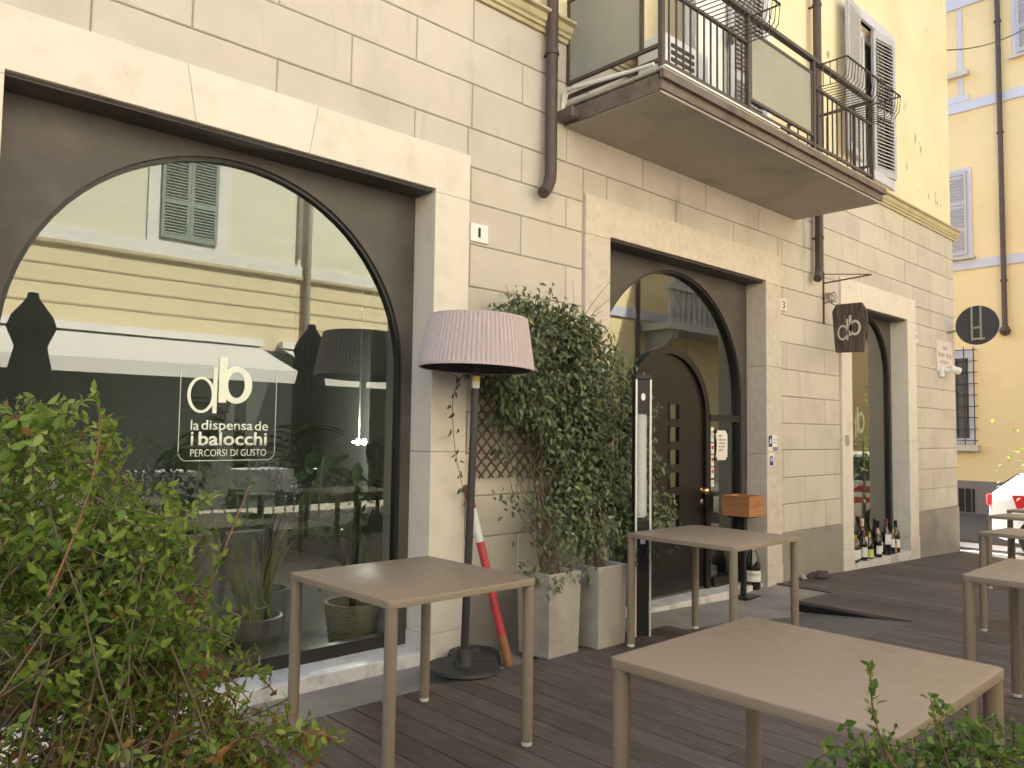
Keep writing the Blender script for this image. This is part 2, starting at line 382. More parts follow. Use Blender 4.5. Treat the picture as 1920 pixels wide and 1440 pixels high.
# kerb line beyond the deck and two flat white patches on the side street
box('kerb', 'kerb_yellow', 12.47, 12.60, -4.7, -.62, -.40, -.27, kind='structure')
box('road_marking', 'patch_white', 12.50, 13.3, -.75, .7, -.37, -.352, kind='structure')
box('road_marking', 'patch_white', 13.7, 14.3, -.75, .7, -.37, -.352, kind='structure')

# ================================================================== THE RESTAURANT BUILDING
B = thing('restaurant_building', 'corner building with cream block facade, three arched openings and yellow upper floor', 'building')
BX0, BX1, HB = -8.0, 12.30, 8.9
FR = [(.33, 3.18, .615, 2.905), (4.305, 7.215, 4.59, 6.93), (8.57, 10.755, 8.83, 10.475)]   # outer, opening
ZT, ZO = 3.135, 2.855
m = MB(); edges = [BX0]+[e for f in FR for e in (f[0]+.05, f[1]-.05)]+[BX1]
for a, b in zip(edges[0::2], edges[1::2]): m.box(a, b-(.004 if b == BX1 else 0), .010, .42, -.5, ZT-.05)
m.box(BX0, BX1-.004, .010, .42, ZT-.05, 4.30)
m.box(BX0, BX0+.3, .42, 9, -.5, 4.30); m.box(BX1-.3, BX1-.004, .42, 9, -.5, 4.30)
m.build('wall', 'groove', B)
# upper floors (solid mass)
up_open = [(5.70, 7.0, 3.76, 6.1), (9.12, 10.1, 4.58, 6.38)]
m = MB(); xs = [BX0, 5.70, 7.0, 9.12, 10.1, BX1-.02]
m.box(BX0, 5.70, .02, .3, 4.30, HB); m.box(7.0, 9.12, .02, .3, 4.30, HB); m.box(10.1, BX1-.02, .02, .3, 4.30, HB)
m.box(5.70, 7.0, .02, .3, 6.1, HB); m.box(9.12, 10.1, .02, .3, 6.38, HB); m.box(9.12, 10.1, .02, .3, 4.30, 4.58)
m.box(BX0, BX1-.02, .3, 9, 4.31, HB)
m.build('upper_wall', 'yellow_plaster', B)
MB().box(BX0-.3, BX1+.35, -.45, 9.3, HB, HB+.22).build('roof', 'pipe_brown', B)
# interior of the ground floor
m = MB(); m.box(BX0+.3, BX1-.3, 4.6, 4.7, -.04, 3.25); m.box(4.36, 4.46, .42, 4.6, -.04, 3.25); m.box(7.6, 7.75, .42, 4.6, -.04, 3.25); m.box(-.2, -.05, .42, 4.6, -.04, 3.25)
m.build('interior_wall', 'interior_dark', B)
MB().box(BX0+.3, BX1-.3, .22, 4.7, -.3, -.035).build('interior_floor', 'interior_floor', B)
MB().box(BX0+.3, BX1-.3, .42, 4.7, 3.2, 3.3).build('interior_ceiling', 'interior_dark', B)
box('interior_reveal', 'interior_light', 2.96, 3.06, .30, .75, -.03, 3.0, B)
box('interior_reveal', 'interior_mid', 6.98, 7.08, .30, .9, -.03, 3.0, B)
box('interior_reveal', 'interior_light', 10.5, 10.6, .30, .9, -.03, 3.0, B)

# ashlar blocks
ROWS = [.387, .667, .932, 1.205, 1.472, 1.742, 2.014, 2.285, 2.563, 2.841, 3.073, 3.330, 3.630, 3.917, 4.210]
PITCH_B = .9085; g = .0055
def block(x0, x1, z0, z1):
    b = .006; G = g/2+.001
    if x1-x0 < .02 or z1-z0 < .02: return
    x0 += G; x1 -= G; z0 += G; z1 -= G; yb, y1, y0 = .011, .005, 0.0
    dz = random.uniform(-.0012, .0012); y0 += dz; y1 += dz
    v = [(x0, yb, z0), (x1, yb, z0), (x1, yb, z1), (x0, yb, z1), (x0, y1, z0), (x1, y1, z0), (x1, y1, z1), (x0, y1, z1),
         (x0+b, y0, z0+b), (x1-b, y0, z0+b), (x1-b, y0, z1-b), (x0+b, y0, z1-b)]
    f = [(8, 9, 10, 11)]+[(4+i, 4+(i+1) % 4, 8+(i+1) % 4, 8+i) for i in range(4)]+[(i, (i+1) % 4, 4+(i+1) % 4, 4+i) for i in range(4)]
    MB().add(v, f).build('wall_block', 'plaster_block', B)
for r, (z0, z1) in enumerate(zip(ROWS[:-1], ROWS[1:])):
    ph = 2.302 if (len(ROWS)-2-r) % 2 == 0 else 2.757
    k = math.floor((-1.0-ph)/PITCH_B); xj = [-1.0]
    while True:
        x = ph+k*PITCH_B; k += 1
        if x <= -.7: continue
        if x >= BX1-.12: break
        xj.append(x)
    xj.append(BX1)
    for a, b in zip(xj[:-1], xj[1:]):
        segs = [(a, b)]
        if z0 < ZT:
            top_over = z1 > ZT+.02
            for fa, fb, _, _ in FR:
                ns = []
                for p, q in segs:
                    if q <= fa or p >= fb: ns.append((p, q)); continue
                    if p < fa: ns.append((p, fa-.002))
                    if q > fb: ns.append((fb+.002, q))
                    if top_over: block(max(p, fa), min(q, fb), ZT+.002, z1)
                segs = ns
        for p, q in segs: block(p, q, z0, z1)
# return wall on the side street
for r, (z0, z1) in enumerate(zip(ROWS[:-1], ROWS[1:])):
    pass
box('side_wall', 'plaster_block', BX1-.006, BX1, .012, 9, .38, 4.2, B)
# cement plinth
pe = [-1.0]+[e for f in FR for e in (f[0]-.002, f[1]+.002)]+[BX1+.012]
for a, b in zip(pe[0::2], pe[1::2]): box('plinth', 'cement', a, b, -.013, .3, -.45, .383, B, .004)
box('plinth', 'cement', BX1-.01, BX1+.011, .302, 9, -.45, .383, B)
# stone surrounds
def surround(fi, mt, joints, keys=None):
    oa, ob, ia, ib = FR[fi]; y0, y1 = -.027, .2
    zs = [-.42]+joints+[ZO-.02]
    for z0, z1 in zip(zs[:-1], zs[1:]):
        ex = .006 if z1 < .2 else 0
        box('surround_stone', mt, oa-ex, ia+ex, y0-ex, y1, z0+.0012, z1-.0012, B, .003)
        box('surround_stone', mt, ib-ex, ob+ex, y0-ex, y1, z0+.0012, z1-.0012, B, .003)
    if keys:
        (a0, a1), (b0, b1) = keys; e = .001
        for poly in ([(oa, ZO-.02), (ia+.0, ZO-.02), (ia, ZO), (a1-e, ZO), (a0-e, ZT), (oa, ZT)], [(a1+e, ZO), (b1-e, ZO), (b0-e, ZT), (a0+e, ZT)], [(b1+e, ZO), (ib, ZO), (ib, ZO-.02), (ob, ZO-.02), (ob, ZT), (b0+e, ZT)]):
            MB().prism(poly, 'y', y0, y1).build('lintel_stone', mt, B, .002)
    else:
        MB().prism([(oa, ZO-.02), (ia, ZO-.02), (ia, ZO), (ib, ZO), (ib, ZO-.02), (ob, ZO-.02), (ob, ZT), (oa, ZT)], 'y', y0, y1).build('lintel_stone', mt, B, .002)
    box('soffit_panel', 'dark_panel', ia+.004, ib-.004, .004, .198, ZO-.016, ZO-.002, B)
surround(0, 'travertine', [.12, 1.22], ((1.369, 1.421), (2.083, 2.037)))
surround(1, 'travertine_pink', [.10, 1.17, 2.02])
surround(2, 'travertine', [.10, 1.3])
# sills / doorstep
box('sill', 'marble', .617, 2.903, -.035, .30, -.05, .03, B, .004)
box('doorstep', 'marble', 4.592, 6.928, .02, .30, -.14, -.055, B, .004)
box('sill', 'marble', 8.832, 10.473, -.03, .30, -.20, -.075, B, .004)

def arch_panel(ia, ib, zb, cx, cz, r, y0, y1, name='arch_panel', zt=None, mt='dark_panel', n=40):
    """flat panel filling an opening, with an arched cut-out"""
    zt = zt or ZO-.018; m = MB(); inner = []; outer = []
    inner.append((cx+r, zb)); outer.append((ib, zb))
    for i in range(n+1):
        a = math.pi*i/n; px, pz = cx+r*math.cos(a), cz+r*math.sin(a)
        dx, dz = math.cos(a), math.sin(a)
        t = 1e9
        if dx > 1e-6: t = min(t, (ib-cx)/dx)
        if dx < -1e-6: t = min(t, (ia-cx)/dx)
        if dz > 1e-6: t = min(t, (zt-cz)/dz)
        inner.append((px, pz)); outer.append((cx+dx*t, cz+dz*t))
    # put exact corners in
    best = min(range(len(outer)), key=lambda i: abs(outer[i][0]-ib)+abs(outer[i][1]-zt)); outer[best] = (ib, zt)
    best = min(range(len(outer)), key=lambda i: abs(outer[i][0]-ia)+abs(outer[i][1]-zt)); outer[best] = (ia, zt)
    inner.append((cx-r, zb)); outer.append((ia, zb))
    n2 = len(inner); v = []
    for y in (y0, y1):
        v += [(x, y, z) for x, z in inner]+[(x, y, z) for x, z in outer]
    f = []
    for i in range(n2-1):
        f += [(i, i+1, n2+i+1, n2+i), (2*n2+i, 3*n2+i, 3*n2+i+1, 2*n2+i+1), (i, 2*n2+i, 2*n2+i+1, i+1), (n2+i, n2+i+1, 3*n2+i+1, 3*n2+i)]
    f += [(0, n2, 3*n2, 2*n2), (n2-1, 3*n2-1, 4*n2-1, 2*n2-1)]
    return m.add(v, f).build(name, mt, B)
def arch_ring(cx, cz, ra, rb, zb, y0, y1, name, mt, parent, n=36):
    m = MB(); pts = [(ra, rb, 0, None)]
    inn = [(cx+ra, zb)]+[(cx+ra*math.cos(math.pi*i/n), cz+ra*math.sin(math.pi*i/n)) for i in range(n+1)]+[(cx-ra, zb)]
    out = [(cx+rb, zb)]+[(cx+rb*math.cos(math.pi*i/n), cz+rb*math.sin(math.pi*i/n)) for i in range(n+1)]+[(cx-rb, zb)]
    k = len(inn); v = [(x, y, z) for y in (y0, y1) for L in (inn, out) for x, z in L]; f = []
    for i in range(k-1):
        f += [(i, i+1, k+i+1, k+i), (2*k+i, 3*k+i, 3*k+i+1, 2*k+i+1), (i, 2*k+i, 2*k+i+1, i+1), (k+i, k+i+1, 3*k+i+1, 3*k+i)]
    f += [(0, k, 3*k, 2*k), (k-1, 3*k-1, 4*k-1, 2*k-1)]
    m.smooth = True
    return m.add(v, f).build(name, mt, parent)
def arch_sheet(cx, cz, r, zb, y, name, mt, parent, n=40):
    poly = [(cx-r, zb), (cx+r, zb)]+[(cx+r*math.cos(math.pi*i/n), cz+r*math.sin(math.pi*i/n)) for i in range(n+1)]
    me = bpy.data.meshes.new(name); me.from_pydata([(x, y, z) for x, z in poly], [], [tuple(range(len(poly)))]); me.materials.append(MATS[mt])
    return link(name, me, parent)
AR = [(1.745, 1.70, 1.064, .03), (5.735, 1.70, 1.070, -.055), (9.655, 2.10, .745, -.075)]
for (oa, ob, ia, ib), (cx, cz, r, zb) in zip(FR, AR):
    arch_panel(ia+.002, ib-.002, zb, cx, cz, r+.022, .185, .215)
    arch_ring(cx, cz, r+.001, r+.0218, zb+.07 if ia < 4 or ia > 8 else zb, .200, .25, 'window_frame', 'black_frame', B)
box('window_frame', 'black_frame', .70, 2.80, .196, .25, .032, .105, B)
box('window_frame', 'black_frame', 8.92, 10.39, .196, .25, -.073, -.03, B)
arch_sheet(1.745, 1.70, 1.07, .10, .225, 'glass_pane', 'shop_glass', B)
arch_sheet(9.655, 2.10, .75, -.03, .225, 'glass_pane', 'far_glass', B)
arch_sheet(5.735, 1.70, 1.075, -.05, .240, 'glass_pane', 'door_glass', B)
# transoms and mullions of the doorway
for a, b in ((6.30, 6.80), (4.68, 5.09)): box('transom', 'black_frame', a, b, .188, .262, 1.475, 1.535, B)
for x in (6.305, 5.035): box('mullion', 'black_frame', x, x+.05, .226, .262, -.055, 1.475, B)
box('bottom_rail', 'black_frame', 6.355, 6.78, .19, .26, -.054, .03, B)
# arched door
DCX, DCZ = 5.695, 1.508
arch_ring(DCX, DCZ, .545, .61, -.054, .198, .27, 'door_casing', 'door_paint', B)
# door leaf: built of the arched top, stiles and rails so that its six small lights are real openings
def door_leaf():
    m = MB(); x0, x1, y0, y1 = DCX-.543, DCX+.543, .228, .265; wx0, wx1 = 5.712, 5.846
    tops = [1.612-.2*i for i in range(6)]; hh = .128
    m.box(x0, wx0, y0, y1, -.05, DCZ); m.box(wx1, x1, y0, y1, -.05, DCZ)
    zs = [-.05]+[v for t in reversed(tops[1:]) for v in (t-hh, t)]
    zs = sorted(zs)+[tops[0]-hh]
    for a, b in zip(zs[0::2], zs[1::2]): m.box(wx0, wx1, y0, y1, a, b)
    n = 30
    pl = [(DCX+.543*math.cos(math.pi*i/n), DCZ+.543*math.sin(math.pi*i/n)) for i in range(n+1)]
    # arched head with the top light notched into its lower edge
    wt = tops[0]
    head = pl+[(wx0, DCZ), (wx0, wt), (wx1, wt), (wx1, DCZ)]
    m.prism(head, 'y', y0, y1)
    return m, tops, hh, wx0, wx1
dm, tops, hh, wx0, wx1 = door_leaf()
DOOR = dm.build('door', 'door_paint', B)
for t in tops:
    f = MB(); e = .013
    f.box(wx0-e, wx0, .220, .232, t-hh-e, t+e).box(wx1, wx1+e, .220, .232, t-hh-e, t+e).box(wx0, wx1, .220, .232, t, t+e).box(wx0, wx1, .220, .232, t-hh-e, t-hh)
    f.build('pane_frame', 'door_paint', DOOR)
    me = bpy.data.meshes.new('pane'); me.from_pydata([(wx0, .252, t-hh), (wx1, .252, t-hh), (wx1, .252, t), (wx0, .252, t)], [], [(0, 1, 2, 3)]); me.materials.append(MATS['door_glass']); link('pane', me, DOOR)
k = MB(); k.lathe([(.001, 0), (.028, 0), (.028, .006), (.012, .012), (.012, .03), (.026, .04), (.032, .055), (.026, .07), (.012, .078), (.001, .079)], 20)
kn = k.build('door_knob', 'brass', DOOR); kn.location = (6.205, .228, .835); kn.rotation_euler = (RA(90), 0, 0)
k = MB(); k.lathe([(.001, 0), (.024, 0), (.024, .008), (.01, .012), (.001, .012)], 18)
kn = k.build('keyhole_plate', 'steel', DOOR); kn.location = (6.205, .228, .735); kn.rotation_euler = (RA(90), 0, 0)

# cornice over the ground floor
prof = [(.02, 4.205), (-.022, 4.205), (-.022, 4.235), (-.040, 4.24), (-.040, 4.262), (-.058, 4.275), (-.066, 4.30), (-.066, 4.318), (-.10, 4.326), (-.10, 4.345), (.02, 4.375)]
MB().prism([(y, z) for y, z in prof], 'x', BX0, BX1+.09).build('cornice', 'cornice', B)
MB().prism([(x, z) for x, z in [(BX1-.02, 4.205), (BX1+.02, 4.205), (BX1+.04, 4.25), (BX1+.064, 4.30), (BX1+.09, 4.33), (BX1+.088, 4.343), (BX1-.02, 4.37)]], 'y', -.0, 9).build('cornice', 'cornice', B)

# upper window with grey shutters
def louvre(w, h, name, mt, parent, M, split=(.0, .43, 1.0), pitch=.045):
    """louvred shutter leaf in local x (0..w), z (0..h), thickness along y"""
    s = MB(); st = .055
    s.box(0, st, -.018, .018, 0, h).box(w-st, w, -.018, .018, 0, h)
    rails = [(a*h-(.0 if a == 0 else (.09 if a == 1 else .045)), a*h+(.09 if a == 0 else (0 if a == 1 else .045))) for a in split]
    for a, b in rails: s.box(st, w-st, -.0175, .0175, a, b)
    o = s.build(name, mt, parent); o.matrix_local = M
    sl = MB()
    for (a0, a1), (b0, b1) in zip(rails[:-1], rails[1:]):
        z = a1+.015
        while z < b0-.02:
            c, sn = math.cos(RA(40)), math.sin(RA(40)); d, t = .031, .005
            sl.add([(x, -d*c*q-t*sn*p*0, z+d*sn*q*-1+t*p) for x in (st, w-st) for q in (-1, 1) for p in (-1, 1)],
                   [(0, 1, 3, 2), (4, 6, 7, 5), (0, 2, 6, 4), (1, 5, 7, 3), (0, 4, 5, 1), (2, 3, 7, 6)]); z += pitch
    k = sl.build('louvre_slats', mt, o, kind='stuff'); return o
wf = MB(); wf.box(9.0, 9.12, -.012, .06, 4.47, 6.5).box(10.1, 10.19, -.012, .06, 4.47, 6.5).box(9.12, 10.1, -.012, .06, 6.38, 6.5).box(9.12, 10.1, -.03, .06, 4.47, 4.58)
WIN = wf.build('upper_window', 'lavender', B)
m = MB(); m.box(9.14, 9.2, .12, .17, 4.58, 6.38).box(10.02, 10.08, .12, .17, 4.58, 6.38).box(9.2, 10.02, .12, .17, 6.3, 6.38).box(9.58, 9.64, .118, .172, 4.58, 6.3); m.build('sash', 'white_paint', WIN)
box('window_pane', 'window_glass_dark', 9.2, 10.02, .145, .15, 4.58, 6.3, WIN)
louvre(.50, 1.8, 'shutter', 'shutter_grey', B, Matrix.Translation((9.10, -.045, 4.58)) @ Matrix.Rotation(RA(188), 4, 'Z'))
louvre(.50, 1.8, 'shutter', 'shutter_grey', B, Matrix.Translation((9.62, .02, 4.58)) @ Matrix.Rotation(RA(-8), 4, 'Z'))
# balcony door: pale shutters
wf = MB(); wf.box(5.62, 5.70, -.012, .06, 3.74, 6.2).box(7.0, 7.08, -.012, .06, 3.74, 6.2).box(5.70, 7.0, -.012, .06, 6.1, 6.2)
BD = wf.build('balcony_door', 'white_paint', B)
box('door_leaf', 'white_paint', 5.72, 6.34, .05, .09, 3.76, 6.1, BD); box('door_leaf', 'white_paint', 6.36, 6.98, .05, .09, 3.76, 6.1, BD)
louvre(.64, 2.3, 'shutter', 'shutter_grey', B, Matrix.Translation((5.70, -.03, 3.77)) @ Matrix.Rotation(RA(-150), 4, 'Z'))
louvre(.64, 2.3, 'shutter', 'shutter_grey', B, Matrix.Translation((6.35, .01, 3.77)) @ Matrix.Rotation(RA(0), 4, 'Z'))
box('shutter_catch', 'pipe_brown', 6.30, 6.33, -.05, .0, 5.0, 5.16, B)

# downpipes
def downpipe(x, zb, ztop, dx=-.07, dz=-.19, brackets=()):
    p = MB(); r = .043
    pts = [(x, -.075, ztop), (x, -.075, zb+.12)]+[Vector(q) for q in bez((x, -.075, zb+.06), (x, -.077, zb-.06), (x-.10, -.10, zb-.135), 7)]
    p.tube(pts, r, 14); o = p.build('downpipe', 'pipe_brown', B)
    for z in brackets:
        b = MB(); b.lathe([(r+.001, -.012), (r+.008, -.012), (r+.008, .012), (r+.001, .012)], 16, (x, -.075, z)); b.box(x-.01, x+.01, -.04, .02, z-.008, z+.008); b.build('pipe_bracket', 'pipe_brown', o)
downpipe(3.875, 3.14, HB, brackets=(4.04, 6.2)); downpipe(7.955, 3.13, HB, brackets=(3.45, 6.0))

# ---------------- balcony
BX, BY = (4.08, 7.60), -.87
BAL = MB().box(BX[0]+.02, BX[1]-.02, BY+.02, .01, 3.60, 3.715).build('balcony', 'soffit', B)
box('soffit', 'soffit', BX[0]+.012, BX[1]-.012, BY+.012, .004, 3.583, 3.60, BAL)
m = MB(); m.box(BX[0], BX[1], BY-.004, BY+.016, 3.600, 3.668).box(BX[0]-.02, BX[1]+.02, BY-.034, BY-.0045, 3.664, 3.712).box(BX[0]-.02, BX[1]+.02, BY-.03, BY+.03, 3.712, 3.722)
m.build('fascia', 'balcony_steel', BAL)
for x in BX:
    m = MB(); e = .02 if x == BX[0] else -.02
    m.box(min(x, x+e), max(x, x+e), BY+.017, -.002, 3.590, 3.70); m.build('fascia', 'balcony_steel', BAL)
box('beam_stub', 'balcony_steel', 4.0, 4.078, -.16, .0, 3.60, 3.68, BAL, .01)
box('slab_top', 'slab_edge', BX[0]-.01, BX[1]+.01, BY-.015, .0, 3.7225, 3.748, BAL, .006)
box('slab_trim', 'white_paint', BX[0]+.02, 5.6, BY-.022, BY+.0, 3.7485, 3.762, BAL)
PX = [4.11, 5.19, 6.24, 7.42]; RY = BY+.02
for x in PX: box('rail_post', 'rail_paint', x-.017, x+.017, RY-.017, RY+.017, 3.748, 4.52, BAL)
box('top_rail', 'rail_paint', 4.09, 7.44, RY-.024, RY+.024, 4.52, 4.55, BAL)
for a, b in zip(PX[:-1], PX[1:]): box('bottom_rail', 'rail_paint', a+.018, b-.018, RY-.010, RY+.010, 3.79, 3.815, BAL)
bar_me = MB().box(-.0055, .0055, -.0055, .0055, 0, .48).mesh('bar', 'rail_paint')
for a, b in ((PX[0], PX[1]), (PX[2], PX[3])):
    box('mid_rail', 'rail_paint', a+.018, b-.018, RY-.011, RY+.011, 4.295, 4.318, BAL)
    n = 13
    for i in range(1, n):
        o = link('bar', bar_me, BAL); o.location = (a+(b-a)*i/n, RY, 3.815)
box('mid_rail', 'rail_paint', PX[1]+.018, PX[2]-.018, RY-.011, RY+.011, 4.40, 4.424, BAL)
box('mid_rail', 'rail_paint', PX[1]+.018, PX[2]-.018, RY-.011, RY+.011, 3.868, 3.892, BAL)
box('glass_panel', 'frosted', PX[1]+.05, PX[2]-.045, RY-.004, RY+.004, 3.8925, 4.3995, BAL)
for x in (PX[1]+.034, PX[2]-.034): box('panel_stile', 'rail_paint', x-.011, x+.0108, RY-.012, RY+.012, 3.8921, 4.3999, BAL)
for X, nm in ((4.11, 'l'), (7.42, 'r')):
    for z in (3.90, 3.80, 4.525): box('side_rail', 'rail_paint', X-.012, X+.012, RY+.018, -.002, z, z+.024, BAL)
    box('rail_post', 'rail_paint', X-.012, X+.012, -.03, -.006, 3.924, 4.52, BAL); box('rail_post', 'rail_paint', X-.012, X+.012, -.70, -.676, 3.9245, 4.52, BAL)
    if nm == 'l': box('glass_panel', 'frosted', X-.004, X+.004, -.675, -.031, 3.926, 4.52, BAL)
    else:
        for i in range(6):
            o = link('bar', bar_me, BAL); o.location = (X, -.12-.1*i, 3.926); o.scale = (1, 1, 1.2)
# cables and hoses along the slab
p = MB(); p.tube([(4.05, -.01, 3.70), (4.045, -.03, 3.80)]+bez((4.05, -.06, 3.835), (4.06, -.4, 3.80), (4.07, -.82, 3.775), 8), .013, 8).build('conduit', 'white_plastic', BAL)
p = MB(); p.tube([(4.07, -.01, 3.72), (4.066, -.05, 3.83)]+bez((4.07, -.10, 3.85), (4.09, -.42, 3.83), (4.10, -.70, 3.80), 8), .010, 8).build('conduit', 'white_plastic', BAL)

# air conditioner standing on the balcony
AC = thing('air_conditioner', 'white air conditioner unit standing behind the balcony bars', 'air conditioner', (5.05, -.28, 3.75))
box('casing', 'white_paint', -.30, .30, -.13, .13, .04, .66, AC, .012)
m = MB()
for i in range(9): m.box(-.22, .08, -.139, -.131, .12+.055*i, .148+.055*i)
m.build('grille_slats', 'shade_inside', AC, kind='stuff')
for x in (-.24, .24): box('foot', 'black_frame', x-.03, x+.03, -.12, .12, 0, .045, AC)

def basket(x0, x1, label):
    T = thing('planter_basket', label, 'planter basket', (x0, RY-.012, 4.30), group='wire planter baskets on the balcony rail')
    L = x1-x0; d = .25; h = .19; n = int(L/.055); w = MB()
    for i in range(n+1):
        x = L*i/n; w.tube([(x, -.012, .0), (x, -d+.05, -.012), (x, -d, .05), (x, -d-.015, h)], .0042, 5)
    w.build('wire', 'rail_paint', T, kind='stuff')
    e = MB()
    for x in (0, L):
        for y in (-.06, -.12, -.18): e.tube([(x, y, -.01), (x, y, h)], .0042, 5)
    e.build('end_wire', 'rail_paint', T, kind='stuff')
    rm = MB(); rm.bar((0, -.012, h), (0, -d-.015, h), .014, .008).bar((L, -.012, h), (L, -d-.015, h), .014, .008).bar((0, -d-.015, h), (L, -d-.015, h), .014, .008).build('rim', 'rail_paint', T)
basket(4.16, 5.17, 'empty dark wire planter basket nearest the balcony corner post')
basket(6.28, 7.40, 'empty dark wire planter basket at the far end of the balcony rail')
# ================================================================== SIGNS AND SMALL THINGS ON THE FACADE
def plate(name, label, cat, x0, x1, z0, z1, mt, txt=None, tb=None, ink='ink', y=-.012, th=.012, off=0):
    T = thing(name, label, cat, ((x0+x1)/2, y, z0)); w = (x1-x0)/2
    box('plate', mt, -w, w, -th, 0, 0, z1-z0, T, .0015)
    if txt:
        o = link('lettering', text_mesh('lettering', txt, ink, *(tb or (-w*.3, w*.3, (z1-z0)*.25, (z1-z0)*.75)), offset=off), T); o.location = (0, -th-.0022, 0)
    return T
plate('house_number', 'white square house number plate reading 1 beside the large window', 'number plate', 3.205, 3.355, 2.585, 2.705, 'white_paint', '1', (-.012, .008, .03, .095), y=.0)
plate('house_number', 'beige house number plate reading 3 right of the doorway', 'number plate', 7.235, 7.365, 2.60, 2.725, 'plaque_stone', '3', (-.024, .024, .025, .1), y=.0)
plate('house_number', 'small white house number plate reading 5 by the far window', 'number plate', 10.77, 10.87, 2.60, 2.73, 'white_paint', '5', (-.02, .02, .035, .1), off=.02, y=.0)
T = plate('street_plaque', 'pale stone street name plaque near the building corner', 'plaque', 11.54, 12.14, 2.27, 2.70, 'plaque_stone', None, y=.0, th=.018)
for tx, b in (('VIA', (-.09, .09, .30, .36)), ('PIETRO', (-.25, -.03, .20, .26)), ('ISOLA', (.06, .25, .20, .26)), ('PATRIOTA', (-.18, .18, .11, .15)), ('1827 - 1911', (-.12, .16, .05, .08))):
    o = link('lettering', text_mesh('lettering', tx, 'ink_faded', *b), T); o.location = (0, -.0205, 0)
plate('wall_plate', 'tiny grey metal plate on the left stone of the far window', 'plate', 8.625, 8.735, 1.245, 1.365, 'steel', None, y=-.027, th=.004)
plate('wall_plate', 'small white enamel tag high on the wall above the plaque', 'plate', 11.90, 12.05, 2.90, 3.03, 'lavender', '51', (-.05, .05, .04, .1), 'ink_faded', y=.0, th=.006)
# stickers on the door surround
T = plate('sticker', 'blue and white notice sticker on the stone right of the door', 'sticker', 6.955, 7.125, 1.20, 1.35, 'white_paint', None, y=-.0272, th=.0015)
box('print', 'ink_blue', -.083, -.015, -.0025, -.0016, .04, .148, T); box('print', 'ink_blue', .0, .083, -.0025, -.0016, .003, .036, T)
m = MB(); m.prism([(-.065, .075), (-.05, .065), (-.035, .075), (-.03, .11), (-.042, .128), (-.055, .105)], 'y', -.0033, -.0026); m.build('print', 'white_paint', T)
o = link('lettering', text_mesh('lettering', 'CARTE', 'white_paint', .01, .07, .012, .026), T); o.location = (0, -.0032, 0)
o = link('lettering', text_mesh('lettering', 'si accettano\npagamenti', 'ink_faded', .005, .078, .07, .12), T); o.location = (0, -.0022, 0)
T = plate('sticker', 'small white sticker with a dark round-topped emblem below the blue notice', 'sticker', 6.96, 7.06, 1.03, 1.18, 'white_paint', None, y=-.0272, th=.0015)
m = MB(); m.prism([(-.035, .03), (.035, .03), (.035, .09)]+[(.035*math.cos(a), .09+.035*math.sin(a)) for a in np.linspace(.2, math.pi-.2, 8)]+[(-.035, .09)], 'y', -.0024, -.0016); m.build('print', 'ink_blue', T)
m = MB(); m.prism([(-.022, .07), (-.006, .07), (.0, .11), (-.012, .105)], 'y', -.0031, -.0025); m.prism([(.008, .07), (.022, .07), (.014, .105), (.003, .11)], 'y', -.0031, -.0025); m.build('print', 'white_paint', T)
box('print', 'foil_pink', -.048, .048, -.0024, -.0016, .002, .022, T)

# vinyl lettering on the large window
V = thing('window_lettering', 'cream vinyl logo and restaurant name stuck on the large arched window', 'lettering', (0, .2215, 0))
def ringletter(cx, cz, rx, rz, tx, tz, stem, name):
    m = MB(); n = 40; v = []; f = []
    for i in range(n):
        a = 2*math.pi*i/n; v += [(cx+rx*math.cos(a), 0, cz+rz*math.sin(a)), (cx+(rx-tx)*math.cos(a), 0, cz+(rz-tz)*math.sin(a))]
    for i in range(n): j = (i+1) % n; f.append((2*i, 2*j, 2*j+1, 2*i+1))
    m.add(v, f); a, b, c, d = stem; m.add([(a, -.0004, c), (b, -.0004, c), (b, -.0004, d), (a, -.0004, d)], [(0, 1, 2, 3)])
    return m
def db(parent, mt, S=1., ox=0, oz=0):
    def q(v): return [(ox+x*S, y, oz+z*S) for x, y, z in v]
    m = ringletter(.075, .095, .072, .095, .017, .014, (.135, .158, 0, .245), 'd'); m.v = q(m.v); m.build('letter_d', mt, parent)
    m = ringletter(.262, .155, .088, .100, .042, .030, (.166, .208, .058, .302), 'b'); m.v = q(m.v); m.build('letter_b', mt, parent)
db(V, 'vinyl', 1., 1.519, 1.425)
for tx, b, of in (('la', (1.546, 1.588, 1.336, 1.387), 0), ('dispensa', (1.600, 1.880, 1.322, 1.389), .01), ('de', (1.892, 1.968, 1.337, 1.388), 0), ('i', (1.548, 1.562, 1.256, 1.327), .02), ('balocchi', (1.588, 1.964, 1.255, 1.328), .02), ('PERCORSI DI GUSTO', (1.549, 1.962, 1.199, 1.236), -.006)):
    o = link('lettering', text_mesh('lettering', tx, 'vinyl', *b, offset=of), V)
m = MB(); x0, x1, z0, z1, w, rr = 1.485, 2.012, 1.176, 1.66, .0028, .05
m.box(x0, x0+w, -.0006, 0, z0+rr, z1).box(x1-w, x1, -.0006, 0, z0+rr, z1).box(x0+rr, x1-rr, -.0006, 0, z0, z0+w)
for sx, cx in ((-1, x0+rr), (1, x1-rr)): m.tube([(cx+sx*rr*math.sin(a), -.0003, z0+rr-rr*math.cos(a)) for a in np.linspace(0, math.pi/2, 7)], .0013, 4)
m.build('outline', 'vinyl', V)
V3 = thing('window_lettering', 'faint pale vinyl logo stuck on the narrow far window', 'lettering', (0, .2215, 0))
db(V3, 'vinyl_faint', 1.25, 9.30, 1.33)

